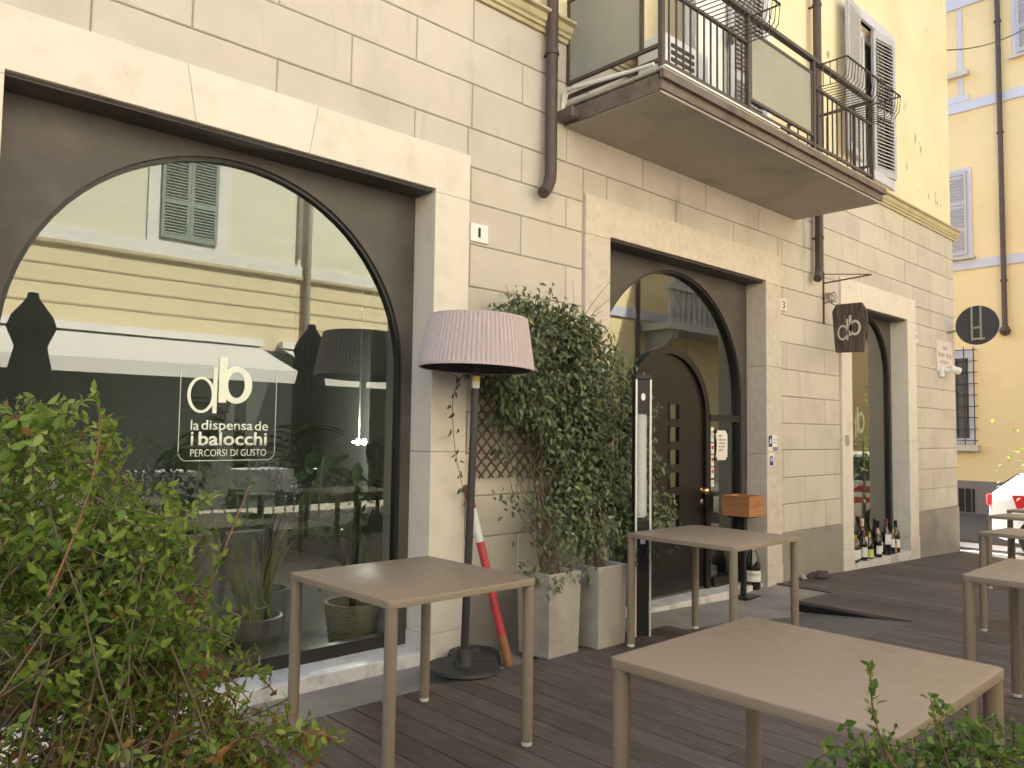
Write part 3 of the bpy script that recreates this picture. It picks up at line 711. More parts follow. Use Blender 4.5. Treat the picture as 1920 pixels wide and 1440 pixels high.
# hanging wooden sign
T = thing('hanging_sign', 'weathered wooden board sign with carved letters hanging from an iron bracket', 'sign', (8.19, 0, 2.24))
bd = [(-.14, 0), (-.43, -.01), (-.44, .16), (-.475, .30), (-.465, .42), (-.42, .51), (-.15, .515), (-.105, .44), (-.115, .30), (-.125, .12)]
bo = MB().prism(bd, 'x', -.02, .02).build('board', 'old_board', T, .004)
me_d = ringletter(.045, .06, .045, .06, .014, .014, (.078, .094, 0, .165), 'd'); me_b = ringletter(.152, .092, .05, .06, .02, .018, (.100, .122, .032, .19), 'b')
for mm, nm in ((me_d, 'letter_d'), (me_b, 'letter_b')):
    mm.v = [(-.0215, -.165-x*1.22, .125+z*1.36) for x, y, z in mm.v]
    o = mm.build(nm, 'letter_cream', T)
m = MB(); m.box(-.012, .012, -.012, -.002, .32, .90); m.build('wall_bar', 'rust', T)
MB().bar((0, -.01, .765), (0, -.52, .79), .013).build('bracket_arm', 'rust', T); MB().bar((0, -.01, .865), (0, -.50, .795), .009).build('bracket_stay', 'rust', T)
for y, zt in ((-.165, .77), (-.42, .782)):
    ch = MB(); z = .515
    while z < zt: 
        ax = (1, 0) if int(z*1000/22) % 2 else (0, 1)
        ch.tube([(ax[0]*.006*math.cos(a), y+ax[1]*.006*math.cos(a), z+.012+.013*math.sin(a)) for a in np.linspace(0, 2*math.pi, 8)], .0016, 4); z += .022
    ch.build('chain', 'steel', T, kind='stuff')
m = MB(); 
for i in range(5):
    q = random.uniform(.04, .06); m.tube([(.02*math.sin(a*3+i)+random.uniform(-.01, .01), -.03+q*.6*math.cos(a)-.02*i, .60+q*math.sin(a)) for a in np.linspace(0, 6.28, 14)], .006, 5)
m.tube(bez((0, -.06, .56), (0, -.2, .46), (0, -.15, .52), 8), .006, 5)
m.build('coiled_cable', 'galv', T)

# security camera
T = thing('security_camera', 'white bullet security camera under the stone plaque', 'camera', (11.72, 0, 2.28))
box('mount', 'white_plastic', -.10, .02, -.05, -.001, -.09, .06, T, .008)
m = MB(); m.tube([(0, -.05, 0), (.04, -.12, .01), (.08, -.16, .01)], .02, 10).build('arm', 'white_plastic', T)
m = MB(); m.tube([(.05, -.10, .03), (.15, -.19, -.01)], .05, 16).build('housing', 'white_plastic', T)
m = MB(); m.tube([(.148, -.188, -.01), (.168, -.206, -.018)], .046, 16).build('lens', 'foil_black', T)

# round traffic sign seen from behind
T = thing('traffic_sign', 'round traffic sign seen from its dark grey back at the building corner', 'traffic sign', (11.93, -.40, 2.90))
m = MB(); m.tube([(0, 0, 0), (.012, 0, 0)], .27, 40); m.build('disc', 'sign_grey', T)
for y in (.06, -.05): box('channel', 'galv', -.022, -.001, y-.012, y+.012, -.21, .255, T)
box('clamp', 'galv', -.03, -.0225, -.10, .07, -.205, -.175, T)
m = MB(); m.bar((.10, .40, -.06), (-.027, -.065, -.03), .022, .03).build('bracket', 'galv', T)

# papers on the sidelight
T = thing('paper_notice', 'cream paper menu held by four suction cups on the sidelight', 'notice', (6.535, .238, 1.11))
m = MB(); n = 8; v = []; 
for j in range(2):
    for i in range(n+1): z = .28*i/n; v.append(((-.105 if j == 0 else .105)*(1-.12*math.sin(math.pi*i/n)), -.012-.01*math.sin(math.pi*i/n), z))
m.add(v, [(i, n+1+i, n+2+i, i+1) for i in range(n)]); m.build('sheet', 'paper', T)
for x in (-.1, .1):
    for z in (.01, .27):
        k = MB(); k.tube([(x, -.004, z), (x, -.02, z)], .018, 12); k.build('suction_cup', 'foil_black', T)
o = link('lettering', text_mesh('lettering', 'MENU\nantipasti - primi\nsecondi - dolci\nvini - bollicine\naperitivo', 'ink_faded', -.06, .06, .08, .24), T); o.location = (0, -.024, 0)
for z0, z1, mt, lb in ((1.28, 1.42, 'label_white', 'upper white strip of guide stickers beside the door'), (1.17, 1.27, 'label_white', 'plain white sticker above the red dotted stickers'), (1.055, 1.16, 'label_white', 'upper white sticker with a red dot beside the door'), (.945, 1.045, 'label_white', 'lower white sticker with a red dot beside the door'), (.865, .925, 'label_white', 'lowest small white sticker beside the door')):
    T = thing('sticker', lb, 'sticker', (6.40, .2365, z0)); h = z1-z0; box('sheet', mt, -.025, .025, -.0008, 0, 0, h, T)
    if 'dot' in lb: MB().tube([(0, -.0009, h*.6), (0, -.0016, h*.6)], .018, 14).build('red_dot', 'ink_red', T)
    else: o = link('lettering', text_mesh('lettering', 'guida\n2021', 'ink_faded', -.018, .018, h*.3, h*.8), T); o.location = (0, -.0018, 0)

# ================================================================== THINGS ON THE TERRACE
TW, TD, TH = .77, .79, .712
def make_table():
    T = thing('table', '', 'table'); R = .022; t = .027
    pl = []
    for cx, cy, a0 in ((TW/2-R, TD/2-R, 0), (-TW/2+R, TD/2-R, 90), (-TW/2+R, -TD/2+R, 180), (TW/2-R, -TD/2+R, 270)):
        pl += [(cx+R*math.cos(RA(a0+a)), cy+R*math.sin(RA(a0+a))) for a in (0, 30, 60, 90)]
    m = MB(); n = len(pl); e = .003
    rings = [(0, TH-t), (0, TH-e), (e*.35, TH-e*.35), (e, TH)]
    for ins, z in rings:
        for x, y in pl: k = 1-ins/(TW/2); m.v.append((x*k, y*k, z))
    for j in range(3): m.f += [(j*n+i, j*n+(i+1) % n, (j+1)*n+(i+1) % n, (j+1)*n+i) for i in range(n)]
    m.f += [tuple(range(n))[::-1], tuple(range(3*n, 4*n))]; m.smooth = True
    m.build('table_top', 'taupe_metal', T)
    for sx in (-1, 1):
        for sy in (-1, 1):
            x, y = sx*(TW/2-.027), sy*(TD/2-.027)
            l = MB(); l.tube([(x, y, .018), (x, y, TH-t)], .0245, 18).build('leg', 'taupe_metal', T)
            l = MB(); l.lathe([(.001, 0), (.021, 0), (.0235, .004), (.0235, .018), (.001, .019)], 16, (x, y, 0)).build('foot_cap', 'white_plastic', T)
    return T
t0 = make_table()
tabs = [((2.065, -1.02), 'taupe metal table in front of the large window and lamp'), ((4.375, -1.06), 'taupe metal table in front of the black door'), ((2.145, -2.79), 'large nearest taupe metal table at lower right'),
        ((4.07+TW/2, -2.61-TD/2+.02), 'taupe metal table cut by the right edge, nearest of the three there'), ((6.44+TW/2, -1.96-TD/2), 'taupe metal table at the right edge, middle of the three there'), ((8.79+TW/2, -1.34-TD/2), 'taupe metal table at the right edge, farthest of the three there'), ((10.75, -1.5), 'partly hidden taupe metal table farthest away beside the white car')]
for i, ((x, y), lb) in enumerate(tabs):
    o = t0 if i == 0 else copy_tree(t0); o.location = (x, y, deck_z(x)+.0015); o['label'] = lb; o['group'] = 'taupe metal terrace tables'
    if x > 6.3: o.rotation_euler = (0, math.atan(.034), 0)

# lamp-shaped patio heater
LMP = thing('lamp_heater', 'tall lamp-shaped patio heater with pleated mauve shade and dark pole', 'patio heater', (2.905, -.375, .0)); LMP.rotation_euler = (RA(0.3), RA(1.7), 0)
MB().lathe([(.001, 0), (.205, 0), (.212, .008), (.205, .022), (.06, .030), (.045, .05), (.042, .10), (.034, .115), (.001, .116)], 40).build('base', 'base_dark', LMP)
MB().lathe([(.0225, .11), (.0225, 1.80)], 18).build('pole', 'pole_dark', LMP)
MB().lathe([(.0235, 1.60), (.0235, 1.665)], 18).build('sticker', 'paper', LMP)
MB().lathe([(.0238, 1.64), (.0238, 1.672)], 18).build('sticker', 'yellow_sticker', LMP)
NP = 76
sm = MB(); sm.lathe([(.330, 1.715), (.331, 1.73), (.284, 2.0), (.283, 2.012)], NP*4, mod=lambda j, k: (0, .0, .009, .009)[k % 4]); sm.build('lamp_shade', 'mauve', LMP)
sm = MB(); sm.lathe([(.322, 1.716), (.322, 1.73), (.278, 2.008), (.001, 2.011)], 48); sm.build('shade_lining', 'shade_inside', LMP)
sm = MB(); sm.lathe([(.331, 1.712), (.338, 1.712), (.338, 1.728), (.331, 1.728), (.331, 1.712)], 64); sm.build('shade_band', 'mauve', LMP)
sm = MB(); sm.lathe([(.283, 2.0), (.289, 2.0), (.289, 2.014), (.27, 2.016)], 64); sm.build('shade_band', 'mauve', LMP)
sm = MB(); sm.lathe([(.001, 1.76), (.06, 1.76), (.11, 1.82), (.11, 1.90), (.001, 1.95)], 24); sm.build('heater_element', 'base_dark', LMP)
MB().tube(bez((-.03, -.01, .09), (-.11, -.03, .10), (-.09, -.06, .03), 8), .005, 6).build('cable', 'foil_black', LMP)

# planters with climbers
def planter(x, y, w, h, z, label):
    T = thing('planter', label, 'planter', (x, y, z), group='tall concrete planters'); m = MB(); b = w*.46; tp = w*.5; t = .02
    v = [(-b, -b, 0), (b, -b, 0), (b, b, 0), (-b, b, 0), (-tp, -tp, h), (tp, -tp, h), (tp, tp, h), (-tp, tp, h), (-tp+t, -tp+t, h), (tp-t, -tp+t, h), (tp-t, tp-t, h), (-tp+t, tp-t, h), (-tp+t, -tp+t, h-.06), (tp-t, -tp+t, h-.06), (tp-t, tp-t, h-.06), (-tp+t, tp-t, h-.06)]
    f = [(0, 3, 2, 1)]+[(i, (i+1) % 4, 4+(i+1) % 4, 4+i) for i in range(4)]+[(4+i, 4+(i+1) % 4, 8+(i+1) % 4, 8+i) for i in range(4)]+[(8+i, 8+(i+1) % 4, 12+(i+1) % 4, 12+i) for i in range(4)]
    m.add(v, f).build('body', 'planter_concrete', T, .004)
    box('soil', 'soil', -tp+t, tp-t, -tp+t, tp-t, h-.08, h-.055, T)
planter(3.548, -.42, .285, .505, -.01, 'pale concrete planter standing nearer the lamp')
planter(3.935, -.475, .285, .515, -.01, 'pale concrete planter standing nearer the door')

# trellis
T = thing('trellis', 'brown wooden lattice trellis fixed to the wall behind the climber', 'trellis', (3.24, -.02, 1.05)); Lx, Lz = 1.02, 1.05
for sgn in (1, -1):
    k = -Lz
    while k < Lx:
        pts = []
        a0 = max(0, k); a1 = min(Lx, k+Lz)
        if a1-a0 > .08:
            z0, z1 = a0-k, a1-k
            if sgn < 0: z0, z1 = Lz-z0, Lz-z1
            MB().bar((a0, -.008 if sgn > 0 else -.018, z0), (a1, -.008 if sgn > 0 else -.018, z1), .011, .007, (0, 1, 0)).build('slat', 'trellis_wood', T)
        k += .085
def inpoly(x, z, P):
    c = np.zeros(len(x), bool); n = len(P)
    for i in range(n):
        (x0, z0), (x1, z1) = P[i], P[(i+1) % n]
        k = ((z0 > z) != (z1 > z)) & (x < (x1-x0)*(z-z0)/(z1-z0+1e-12)+x0); c ^= k
    return c
def scatter(P, n):
    P = np.array(P); lo, hi = P.min(0), P.max(0); out = np.zeros((0, 2))
    while len(out) < n:
        q = rng.uniform(lo, hi, size=(n, 2)); out = np.vstack([out, q[inpoly(q[:, 0], q[:, 1], P)]])
    return out[:n]
def clumpy(P, n, ncl, rad):
    c = scatter(P, ncl); i = rng.integers(0, ncl, n); return c[i]+rng.normal(size=(n, 2))*rad
def climber(label, base, dense, sparse, nd, nsp, ystem, seedx):
    T = thing('climbing_plant', label, 'climbing plant', base, group='climbers in the two planters'); bx, by, bz = base
    q1 = np.vstack([scatter(dense, int(nd*.55)), clumpy(dense, int(nd*.45), 70, .045)]); q2 = clumpy(sparse, nsp, 26, .05)
    q = np.vstack([q1, q2]); n = len(q)
    bulge = np.concatenate([np.full(len(q1), .22), np.full(len(q2), .16)])
    low = np.clip((1.25-q[:, 1])/.75, 0, 1); yy = -.03-(bulge+.06)*rng.power(1.6, n)+low*(by+.06)*rng.uniform(.45, 1.12, n)
    pos = np.column_stack([q[:, 0]-bx, yy-by, q[:, 1]-bz])
    ax = rdir(n)*.75+np.array([0, -.35, -.75]); nr = rdir(n)*.6+np.array([0, -1, .45])
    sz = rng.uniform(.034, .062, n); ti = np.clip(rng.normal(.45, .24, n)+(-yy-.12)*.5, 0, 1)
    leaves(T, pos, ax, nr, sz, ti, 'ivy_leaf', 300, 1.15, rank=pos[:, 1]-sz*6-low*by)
    s = MB()
    for i in range(26):
        tg = q[rng.integers(0, n)]; b0 = (random.uniform(-.06, .06), random.uniform(-.05, .05), -.02)
        e = (tg[0]-bx, -.04-random.random()*.12-by, tg[1]-bz); mid = (seedx-bx+random.gauss(0, .13), random.uniform(-.20, -.06)-by, .32+random.random()*.25)
        pts = bez(b0, mid, e, 9); pts = [p+Vector(rdir(1)[0])*.012 for p in pts]
        s.tube(pts, list(np.linspace(random.uniform(.0022, .0048), .0014, 9)), 5, False)
    # stray shoots
    for i in range(44):
        tg = scatter(dense, 1)[0]; p0 = Vector((tg[0]-bx, -.18-by, tg[1]-bz)); d = Vector((random.gauss(.3, .5), random.uniform(-.5, .1), random.gauss(.5, .4))).normalized(); q_ = random.uniform(.8, 1.5)
        s.tube(bez(p0, p0+d*.16*q_, p0+d*.3*q_+Vector((0, 0, -.06)), 6), list(np.linspace(.0022, .001, 6)), 4, False)
    s.build('stems', 'bark', T)
D1 = [(3.22, 2.06), (3.40, 2.19), (3.65, 2.25), (3.92, 2.22), (4.18, 2.12), (4.25, 1.60), (4.2, 1.20), (3.95, 1.12), (3.76, 1.22), (3.60, 1.36), (3.42, 1.42), (3.24, 1.62)]
S1 = [(3.25, 1.1), (3.30, .62), (3.40, .45), (3.90, .45), (4.05, .95), (4.0, 1.25), (3.60, 1.35), (3.36, 1.5)]
climber('leafy climber rooted in the planter nearer the lamp', (3.548, -.42, .49), D1, S1, 3500, 1100, 0, 3.62)
D2 = [(3.85, 2.24), (4.15, 2.14), (4.42, 1.98), (4.64, 1.80), (4.80, 1.56), (4.84, 1.25), (4.82, .90), (4.70, .66), (4.45, .62), (4.25, .80), (4.1, 1.05), (4.05, 1.30)]
S2 = [(3.72, 1.2), (3.86, .60), (4.05, .45), (4.5, .5), (4.75, .75), (4.6, 1.15), (4.1, 1.3)]
climber('leafy climber rooted in the planter nearer the door, sprawling right', (3.935, -.475, .5), D2, S2, 3300, 2000, 0, 4.15)
# thin hanging shoot left of the lamp pole
T = thing('climbing_plant', 'thin stray shoot with few leaves hanging left of the lamp pole', 'climbing plant', (3.24, -.05, 1.0))
s = MB(); pts = bez((.02, -.02, .72), (-.28, -.05, .75), (-.22, -.05, .35), 9)+bez((-.22, -.05, .34), (-.20, -.05, .15), (-.09, -.04, -.1), 6)
s.tube(pts, .0022, 5, False); s.tube(bez(pts[3], pts[3]+Vector((-.1, 0, .02)), pts[3]+Vector((-.2, -.02, .04)), 5), .0014, 4, False); s.build('stems', 'bark', T)
n = 34; pi = rng.integers(1, len(pts), n); pos = np.array([pts[i] for i in pi])+rng.normal(size=(n, 3))*.012
leaves(T, pos, rdir(n)*.7+np.array([0, -.2, -.8]), rdir(n)*.5+np.array([0, -1, .3]), rng.uniform(.03, .06, n), rng.uniform(.1, .6, n), 'ivy_leaf', n)

# slim patio heater by the door
T = thing('patio_heater', 'slim black patio heater column with white grille between aluminium posts', 'patio heater', (4.30, -.55, -.03), RA(-32)); T.scale = (.58, .52, 1)
box('base', 'base_dark', -.17, .17, -.17, .17, 0, .025, T, .004)
box('lower_box', 'black_frame', -.075, .075, -.075, .075, .025, .80, T, .004)
box('back_panel', 'black_frame', -.085, .085, .07, .085, .025, 1.745, T)
for x in (-.088, .088): box('post', 'aluminium', x-.011, x+.011, -.092, -.07, .025, 1.75, T, .002)
box('side_panel', 'black_frame', -.088, -.079, -.068, .068, .80, 1.745, T)
box('cap', 'black_frame', -.10, .10, -.10, .095, 1.75, 1.78, T, .004)
box('top_box', 'black_frame', -.075, .075, -.072, .068, 1.52, 1.748, T)
MB().tube([(0, -.073, 1.63), (0, -.076, 1.63)], .026, 18).build('badge', 'white_paint', T)
g = MB()
for i in range(56):
    z = .83+i*.0122
    g.tube([(.06*math.sin(a), -.012-.055*math.cos(a), z) for a in np.linspace(-1.9, 1.9, 9)], .003, 4, False)
for a in np.linspace(-1.8, 1.8, 7): g.tube([(.06*math.sin(a), -.012-.055*math.cos(a), .82), (.06*math.sin(a), -.012-.055*math.cos(a), 1.52)], .002, 4, False)
g.build('grille', 'white_paint', T, kind='stuff')
box('reflector', 'aluminium', -.055, .055, .02, .03, .81, 1.52, T)
box('decal', 'white_paint', -.03, .03, -.0775, -.0755, .64, .70, T)

# red and white striped pole leaning on the wall
P0, P1 = Vector((3.235, -.40, -.04)), Vector((3.19, -.035, 1.01)); T = thing('striped_pole', 'red and white striped pole leaning against the wall behind the lamp', 'pole', P0)
dv = P1-P0; st = [0, .16, .40, .51, .67, .86, 1.0]; cl = ['raw_wood', 'red_paint', 'worn_white', 'red_paint', 'worn_white', 'red_paint']
for a, b, c in zip(st[:-1], st[1:], cl):
    MB().tube([dv*a, dv*b], .026 if c != 'raw_wood' else .028, 16).build('pole_band', c, T)
# umbrella foot
T = thing('umbrella_base', 'black round umbrella base lying by the wall behind the pole', 'umbrella base', (3.12, -.21, -.045), .2)
MB().lathe([(.001, 0), (.17, 0), (.175, .02), (.155, .07), (.05, .085), (.04, .10), (.001, .10)], 10).build('weight', 'base_dark', T)

# wooden crate on a thin stand, big bottle
T = thing('crate_stand', 'thin black post stand beside the door sidelight', 'stand', (6.49, -.03, -.119))
box('post', 'black_frame', -.02, .02, -.02, .02, .01, .727, T); box('foot_plate', 'black_frame', -.11, .11, -.11, .11, 0, .012, T); box('top_plate', 'black_frame', -.1, .1, -.1, .1, .719, .732, T)
T = thing('wooden_crate', 'open reddish wooden wine crate on a black post by the door', 'crate', (6.49, -.03, .614)); w, d, h, t = .135, .14, .185, .012
for i in range(2):
    z0, z1 = i*h/2+.001, (i+1)*h/2-.001
    box('board', 'crate_wood', -w, w, -d, -d+t, z0, z1, T, .0015); box('board', 'crate_wood', -w, w, d-t, d, z0, z1, T, .0015)
    box('board', 'crate_wood', -w, -w+t, -d+t, d-t, z0, z1, T, .0015); box('board', 'crate_wood', w-t, w, -d+t, d-t, z0, z1, T, .0015)
box('bottom', 'crate_wood', -w+t, w-t, -d+t, d-t, .002, .012, T)
m = MB(); m.bar((-.02, -d-.0008, .14), (.03, -d-.0008, .11), .008, .001, (0, 1, 0)).bar((.03, -d-.0012, .11), (-.03, -d-.0012, .08), .008, .001, (0, 1, 0)).bar((-.03, -d-.0008, .08), (.02, -d-.0008, .05), .008, .001, (0, 1, 0)); m.build('brand_mark', 'raw_wood', T)
def bottle(loc, H, label, glass='bottle_glass', foil='foil_black', lab=('label_white', .18, .42), group=None, sparkling=False, name='bottle', word=None, rz=0):
    T = thing(name, label, 'bottle', loc, rz, group); R = H*(.155 if sparkling else .125)
    prof = [(.001, 0), (R*.95, 0), (R, .01*H), (R, .50*H), (R*.97, .56*H), (R*.72, .66*H), (R*.44, .75*H), (R*.36, .82*H), (R*.36, .94*H), (R*.40, .945*H), (R*.40, .985*H), (R*.3, H), (.001, H)]
    if sparkling: prof = [(.001, 0), (R*.95, 0), (R, .012*H), (R, .42*H), (R*.96, .50*H), (R*.80, .60*H), (R*.58, .71*H), (R*.42, .80*H), (R*.36, .88*H), (R*.36, .95*H), (R*.42, .955*H), (R*.42, .985*H), (R*.3, H), (.001, H)]
    MB().lathe(prof, 22).build('glass_body', glass, T)
    MB().lathe([(R*.375 if not sparkling else R*.44, .80*H), (R*.375, .94*H), (R*.415, .944*H), (R*.415, .99*H), (R*.31, H*1.003), (.001, H*1.003)], 18).build('foil_capsule', foil, T)
    if lab:
        mt, a, b = lab; n = 14; m = MB(); v = []
        for z in (a*H, b*H):
            for i in range(n+1): an = -math.pi/2-1.15+2.3*i/n-.25; v.append((R*1.006*math.cos(an), R*1.006*math.sin(an), z))
        m.add(v, [(i, i+1, n+2+i, n+1+i) for i in range(n)]); m.smooth = True; m.build('paper_label', mt, T)
    if word:
        me = text_mesh('lettering', word, 'ink', -.85, .85, .27*H, .33*H, offset=.0); co = np.empty(len(me.vertices)*3); me.vertices.foreach_get('co', co); co = co.reshape(-1, 3)
        an = -math.pi/2-.35+co[:, 0]*.85; rr = R*1.012-co[:, 1]*0; co2 = np.column_stack([rr*np.cos(an), rr*np.sin(an), co[:, 2]]); me.vertices.foreach_set('co', co2.ravel()); link('lettering', me, T)
    return T
bottle((6.80, .055, -.097), .46, 'very large dark sparkling wine bottle with white label below the crate', foil='foil_pink', lab=('label_white', .16, .38), sparkling=True, word='FERRARI', name='sparkling_bottle', rz=-.5)
# bottles on the far sill
rows = [(.33, 'foil_gold', ('label_white', .12, .48), 0), (.33, 'foil_gold', ('label_white', .12, .46), 0), (.34, 'foil_black', ('label_white', .10, .42), 0), (.37, 'foil_red', ('label_white', .12, .44), 0), (.50, 'foil_pink', ('label_white', .28, .56), 0),
        (.33, 'foil_gold', ('label_yellow', .06, .36), 1), (.32, 'foil_gold', ('label_white', .10, .40), 0), (.36, 'foil_pink', ('label_white', .12, .40), 0), (.34, 'foil_gold', ('label_white', .12, .42), 1), (.44, 'foil_black', ('label_white', .10, .38), 0),
        (.46, 'foil_red', ('label_white', .3, .58), 0), (.36, 'foil_black', ('label_white', .25, .55), 0), (.33, 'foil_gold', ('foil_gold', .06, .4), 1), (.42, 'foil_black', ('label_white', .16, .42), 0), (.40, 'foil_red', ('label_white', .14, .40), 0)]
ordn = ['first', 'second', 'third', 'fourth', 'fifth', 'sixth', 'seventh', 'eighth', 'ninth', 'tenth', 'eleventh', 'twelfth', 'thirteenth', 'fourteenth', 'last']
cn = {'foil_gold': 'gold', 'foil_black': 'black', 'foil_red': 'dark red', 'foil_pink': 'pale'}
for i, (H, fo, lb, sp) in enumerate(rows):
    bottle((8.93+i*.098+random.uniform(-.012, .012), random.uniform(.02, .12), -.074), H*.93, 'wine bottle with %s capsule, %s from the left on the far window sill' % (cn[fo], ordn[i]), 'bottle_brown' if i % 5 == 3 else 'bottle_glass', fo, lb, 'wine bottles on the far window sill', bool(sp), rz=random.uniform(-.5, .2))
# odds and ends at the wall foot
T = thing('pipe_stub', 'short rusty grey pipe stub sticking out at the foot of the wall', 'pipe', (7.52, -.05, -.075)); MB().tube([(0, .04, .03), (0, -.03, .02), (-.02, -.06, -.01)], .032, 12).build('pipe', 'galv', T)
T = thing('rag', 'crumpled dark rag lying at the foot of the wall', 'rag', (7.85, -.09, -.085)); m = MB(); n = 14
for j in range(5):
    for i in range(n): a = 6.283*i/n; r = (.16, .15, .11, .06, .005)[j]*(1+.25*math.sin(3*a+j)+random.uniform(-.1, .1)); m.v.append((r*1.2*math.cos(a), r*.42*math.sin(a), (.0, .025, .045, .05, .045)[j]+random.uniform(-.006, .006)*(j > 0)))
for j in range(4): m.f += [(j*n+i, j*n+(i+1) % n, (j+1)*n+(i+1) % n, (j+1)*n+i) for i in range(n)]
m.smooth = True; m.build('cloth', 'rag', T)

def at_y(px, py, yy): d = rt*((px-960)/FPX)-up*((py-720)/FPX)+fw; q = CAMP+d*((yy-CAMP.y)/d.y); return (q.x, q.y, q.z)
# ================================================================== INDOOR PLANTS BEHIND THE LARGE WINDOW
def woven(parent, R0, R1, H, mt, rows, n, amp):
    prof = []; 
    for j in range(rows*2+1):
        z = H*j/(rows*2); r = R0+(R1-R0)*(z/H); prof.append((r, z))
    m = MB(); m.lathe(prof+[(R1-.02, H), (R1-.025, H*.8)], n*2, mod=lambda j, k: (amp*(1 if ((j//2)+(k//2)) % 2 else -.6) if j % 2 else -amp) if j <= rows*2 else 0)
    m.smooth = False; m.build('basket', mt, parent)
    MB().lathe([(.001, H*.82), (R1-.02, H*.82)], 20).build('soil', 'soil', parent)
T = thing('potted_tree', 'indoor tree with braided trunk in a brown woven basket behind the glass', 'potted plant', (1.745, .62, -.03))
woven(T, .17, .205, .27, 'straw_brown', 16, 34, .004)
m = MB()
for k in range(3): m.tube([(.028*math.cos(t*16+k*2.094)+.06*math.sin(t*2.5), .028*math.sin(t*16+k*2.094), .2+t*.78) for t in np.linspace(0, 1, 40)], list(np.linspace(.034, .022, 40)), 8)
m.build('trunk', 'planter_concrete', T)
P, A, N, Z = [], [], [], []
for i in range(26):
    d = Vector((random.gauss(0, 1), random.gauss(-.1, .8), random.gauss(.5, .6))).normalized(); c = Vector((.06, 0, 1.0))+d*random.uniform(.12, .42)
    for k in range(6):
        a = k*1.05; side = d.orthogonal().normalized(); s2 = d.cross(side); ax = side*math.cos(a)+s2*math.sin(a)+Vector((0, 0, -.35))
        P.append(c); A.append(ax); N.append(d+Vector((0, -.2, .6))); Z.append(random.uniform(.12, .2))
leaves(T, P, A, N, Z, rng.random(len(P)), 'indoor_leaf', 150, .95)
T = thing('potted_plant', 'striped ribbon-leaved plant in a round grey pot behind the glass', 'potted plant', (2.10, .62, -.03))
MB().lathe([(.001, 0), (.15, 0), (.175, .27), (.160, .275), (.155, .2), (.001, .2)], 32).build('pot', 'grey_pot', T)
m = MB(); tn = []
for i in range(38):
    d = random.uniform(0, 6.28); L = random.uniform(.35, .75); lean = random.uniform(.1, .5)
    p = bez((.05*math.cos(d), .05*math.sin(d), .2), (.12*math.cos(d)+random.gauss(0, .04), .1*math.sin(d), .2+L), (lean*math.cos(d)+.05, lean*.6*math.sin(d), .2+L*random.uniform(.55, 1.1)), 9); w = random.uniform(.006, .011); b = len(m.v)
    for j, q in enumerate(p): ww = w*(1-j/9.5); m.v += [tuple(q+Vector((-ww, 0, 0))), tuple(q+Vector((ww, 0, .004)))]; tn += [random.random()]*2
    m.f += [(b+2*j, b+2*j+1, b+2*j+3, b+2*j+2) for j in range(8)]
me = m.mesh('leaf_blades', 'stripe_leaf', fixn=False); at = me.attributes.new('tint', 'FLOAT', 'POINT'); at.data.foreach_set('value', tn); link('leaf_blades', me, T, kind='stuff')
T = thing('potted_plant', 'broad-leaved plant in a pale green woven basket behind the glass', 'potted plant', (2.775, .60, -.03))
woven(T, .145, .185, .27, 'straw_pale', 15, 32, .005)
m = MB()
for k in range(4): m.tube(bez((.03*k-.05, 0, .2), (.02*k, .02, .5), (.12*k-.2, .03, .9), 8), .009, 6)
m.build('stems', 'bark', T)
P = rng.normal(size=(60, 3))*np.array([.2, .12, .22])+np.array([-.05, .02, .95]); leaves(T, P, rdir(60)*.7+np.array([0, -.2, -.5]), rdir(60)*.5+np.array([0, -.6, .8]), rng.uniform(.12, .24, 60), rng.random(60), 'indoor_leaf', 60, 1.0)
T = thing('potted_palm', 'dark arching palm standing deeper inside the room behind the glass', 'potted plant', (2.45, 1.2, -.03))
MB().lathe([(.001, 0), (.14, 0), (.17, .3), (.15, .3), (.145, .25), (.001, .25)], 24).build('pot', 'green_pot', T)
P, A, N, Z = [], [], [], []; st = MB()
for i in range(16):
    d = random.uniform(0, 6.28); e = random.uniform(.3, .75); p = bez((0, 0, .25), (.1*math.cos(d), .1*math.sin(d), 1.3), (e*math.cos(d), e*math.sin(d), random.uniform(.9, 1.6)), 14); st.tube(p, .005, 4, False)
    for j in range(4, 14):
        for s in (-1, 1):
            t = (p[j]-p[j-1]).normalized(); sd_ = t.cross(Vector((0, 0, 1))).normalized(); P.append(p[j]); A.append(t*.6+sd_*s+Vector((0, 0, -.3))); N.append(Vector((0, 0, 1))+sd_*s*-.3); Z.append(random.uniform(.15, .26))
st.build('fronds', 'bark', T); leaves(T, P, A, N, Z, rng.random(len(P)), 'indoor_leaf', 0, .28)
T = thing('potted_plant', 'dull green glazed pot half hidden behind the foreground bush', 'potted plant', (1.32, .5, -.03)); MB().lathe([(.001, 0), (.13, 0), (.16, .25), (.145, .25), (.001, .22)], 26).build('pot', 'green_pot', T)
P = rng.normal(size=(50, 3))*np.array([.14, .1, .14])+np.array([0, 0, .5]); leaves(T, P, rdir(50)+np.array([0, 0, .6]), rdir(50)*.5+np.array([0, -.6, .8]), rng.uniform(.08, .16, 50), rng.random(50), 'indoor_leaf', 0, .9)
T = thing('curtain', 'pale cloth curtain hanging inside at the left of the large window', 'curtain', (.95, .55, .1)); m = MB(); n = 40
for z in (0, 1.15): m.v += [(.42*i/n-.2, .02*math.sin(i*1.3), z) for i in range(n+1)]
m.f += [(i, i+1, n+2+i, n+1+i) for i in range(n)]; m.smooth = True; m.build('cloth', 'table_linen', T)

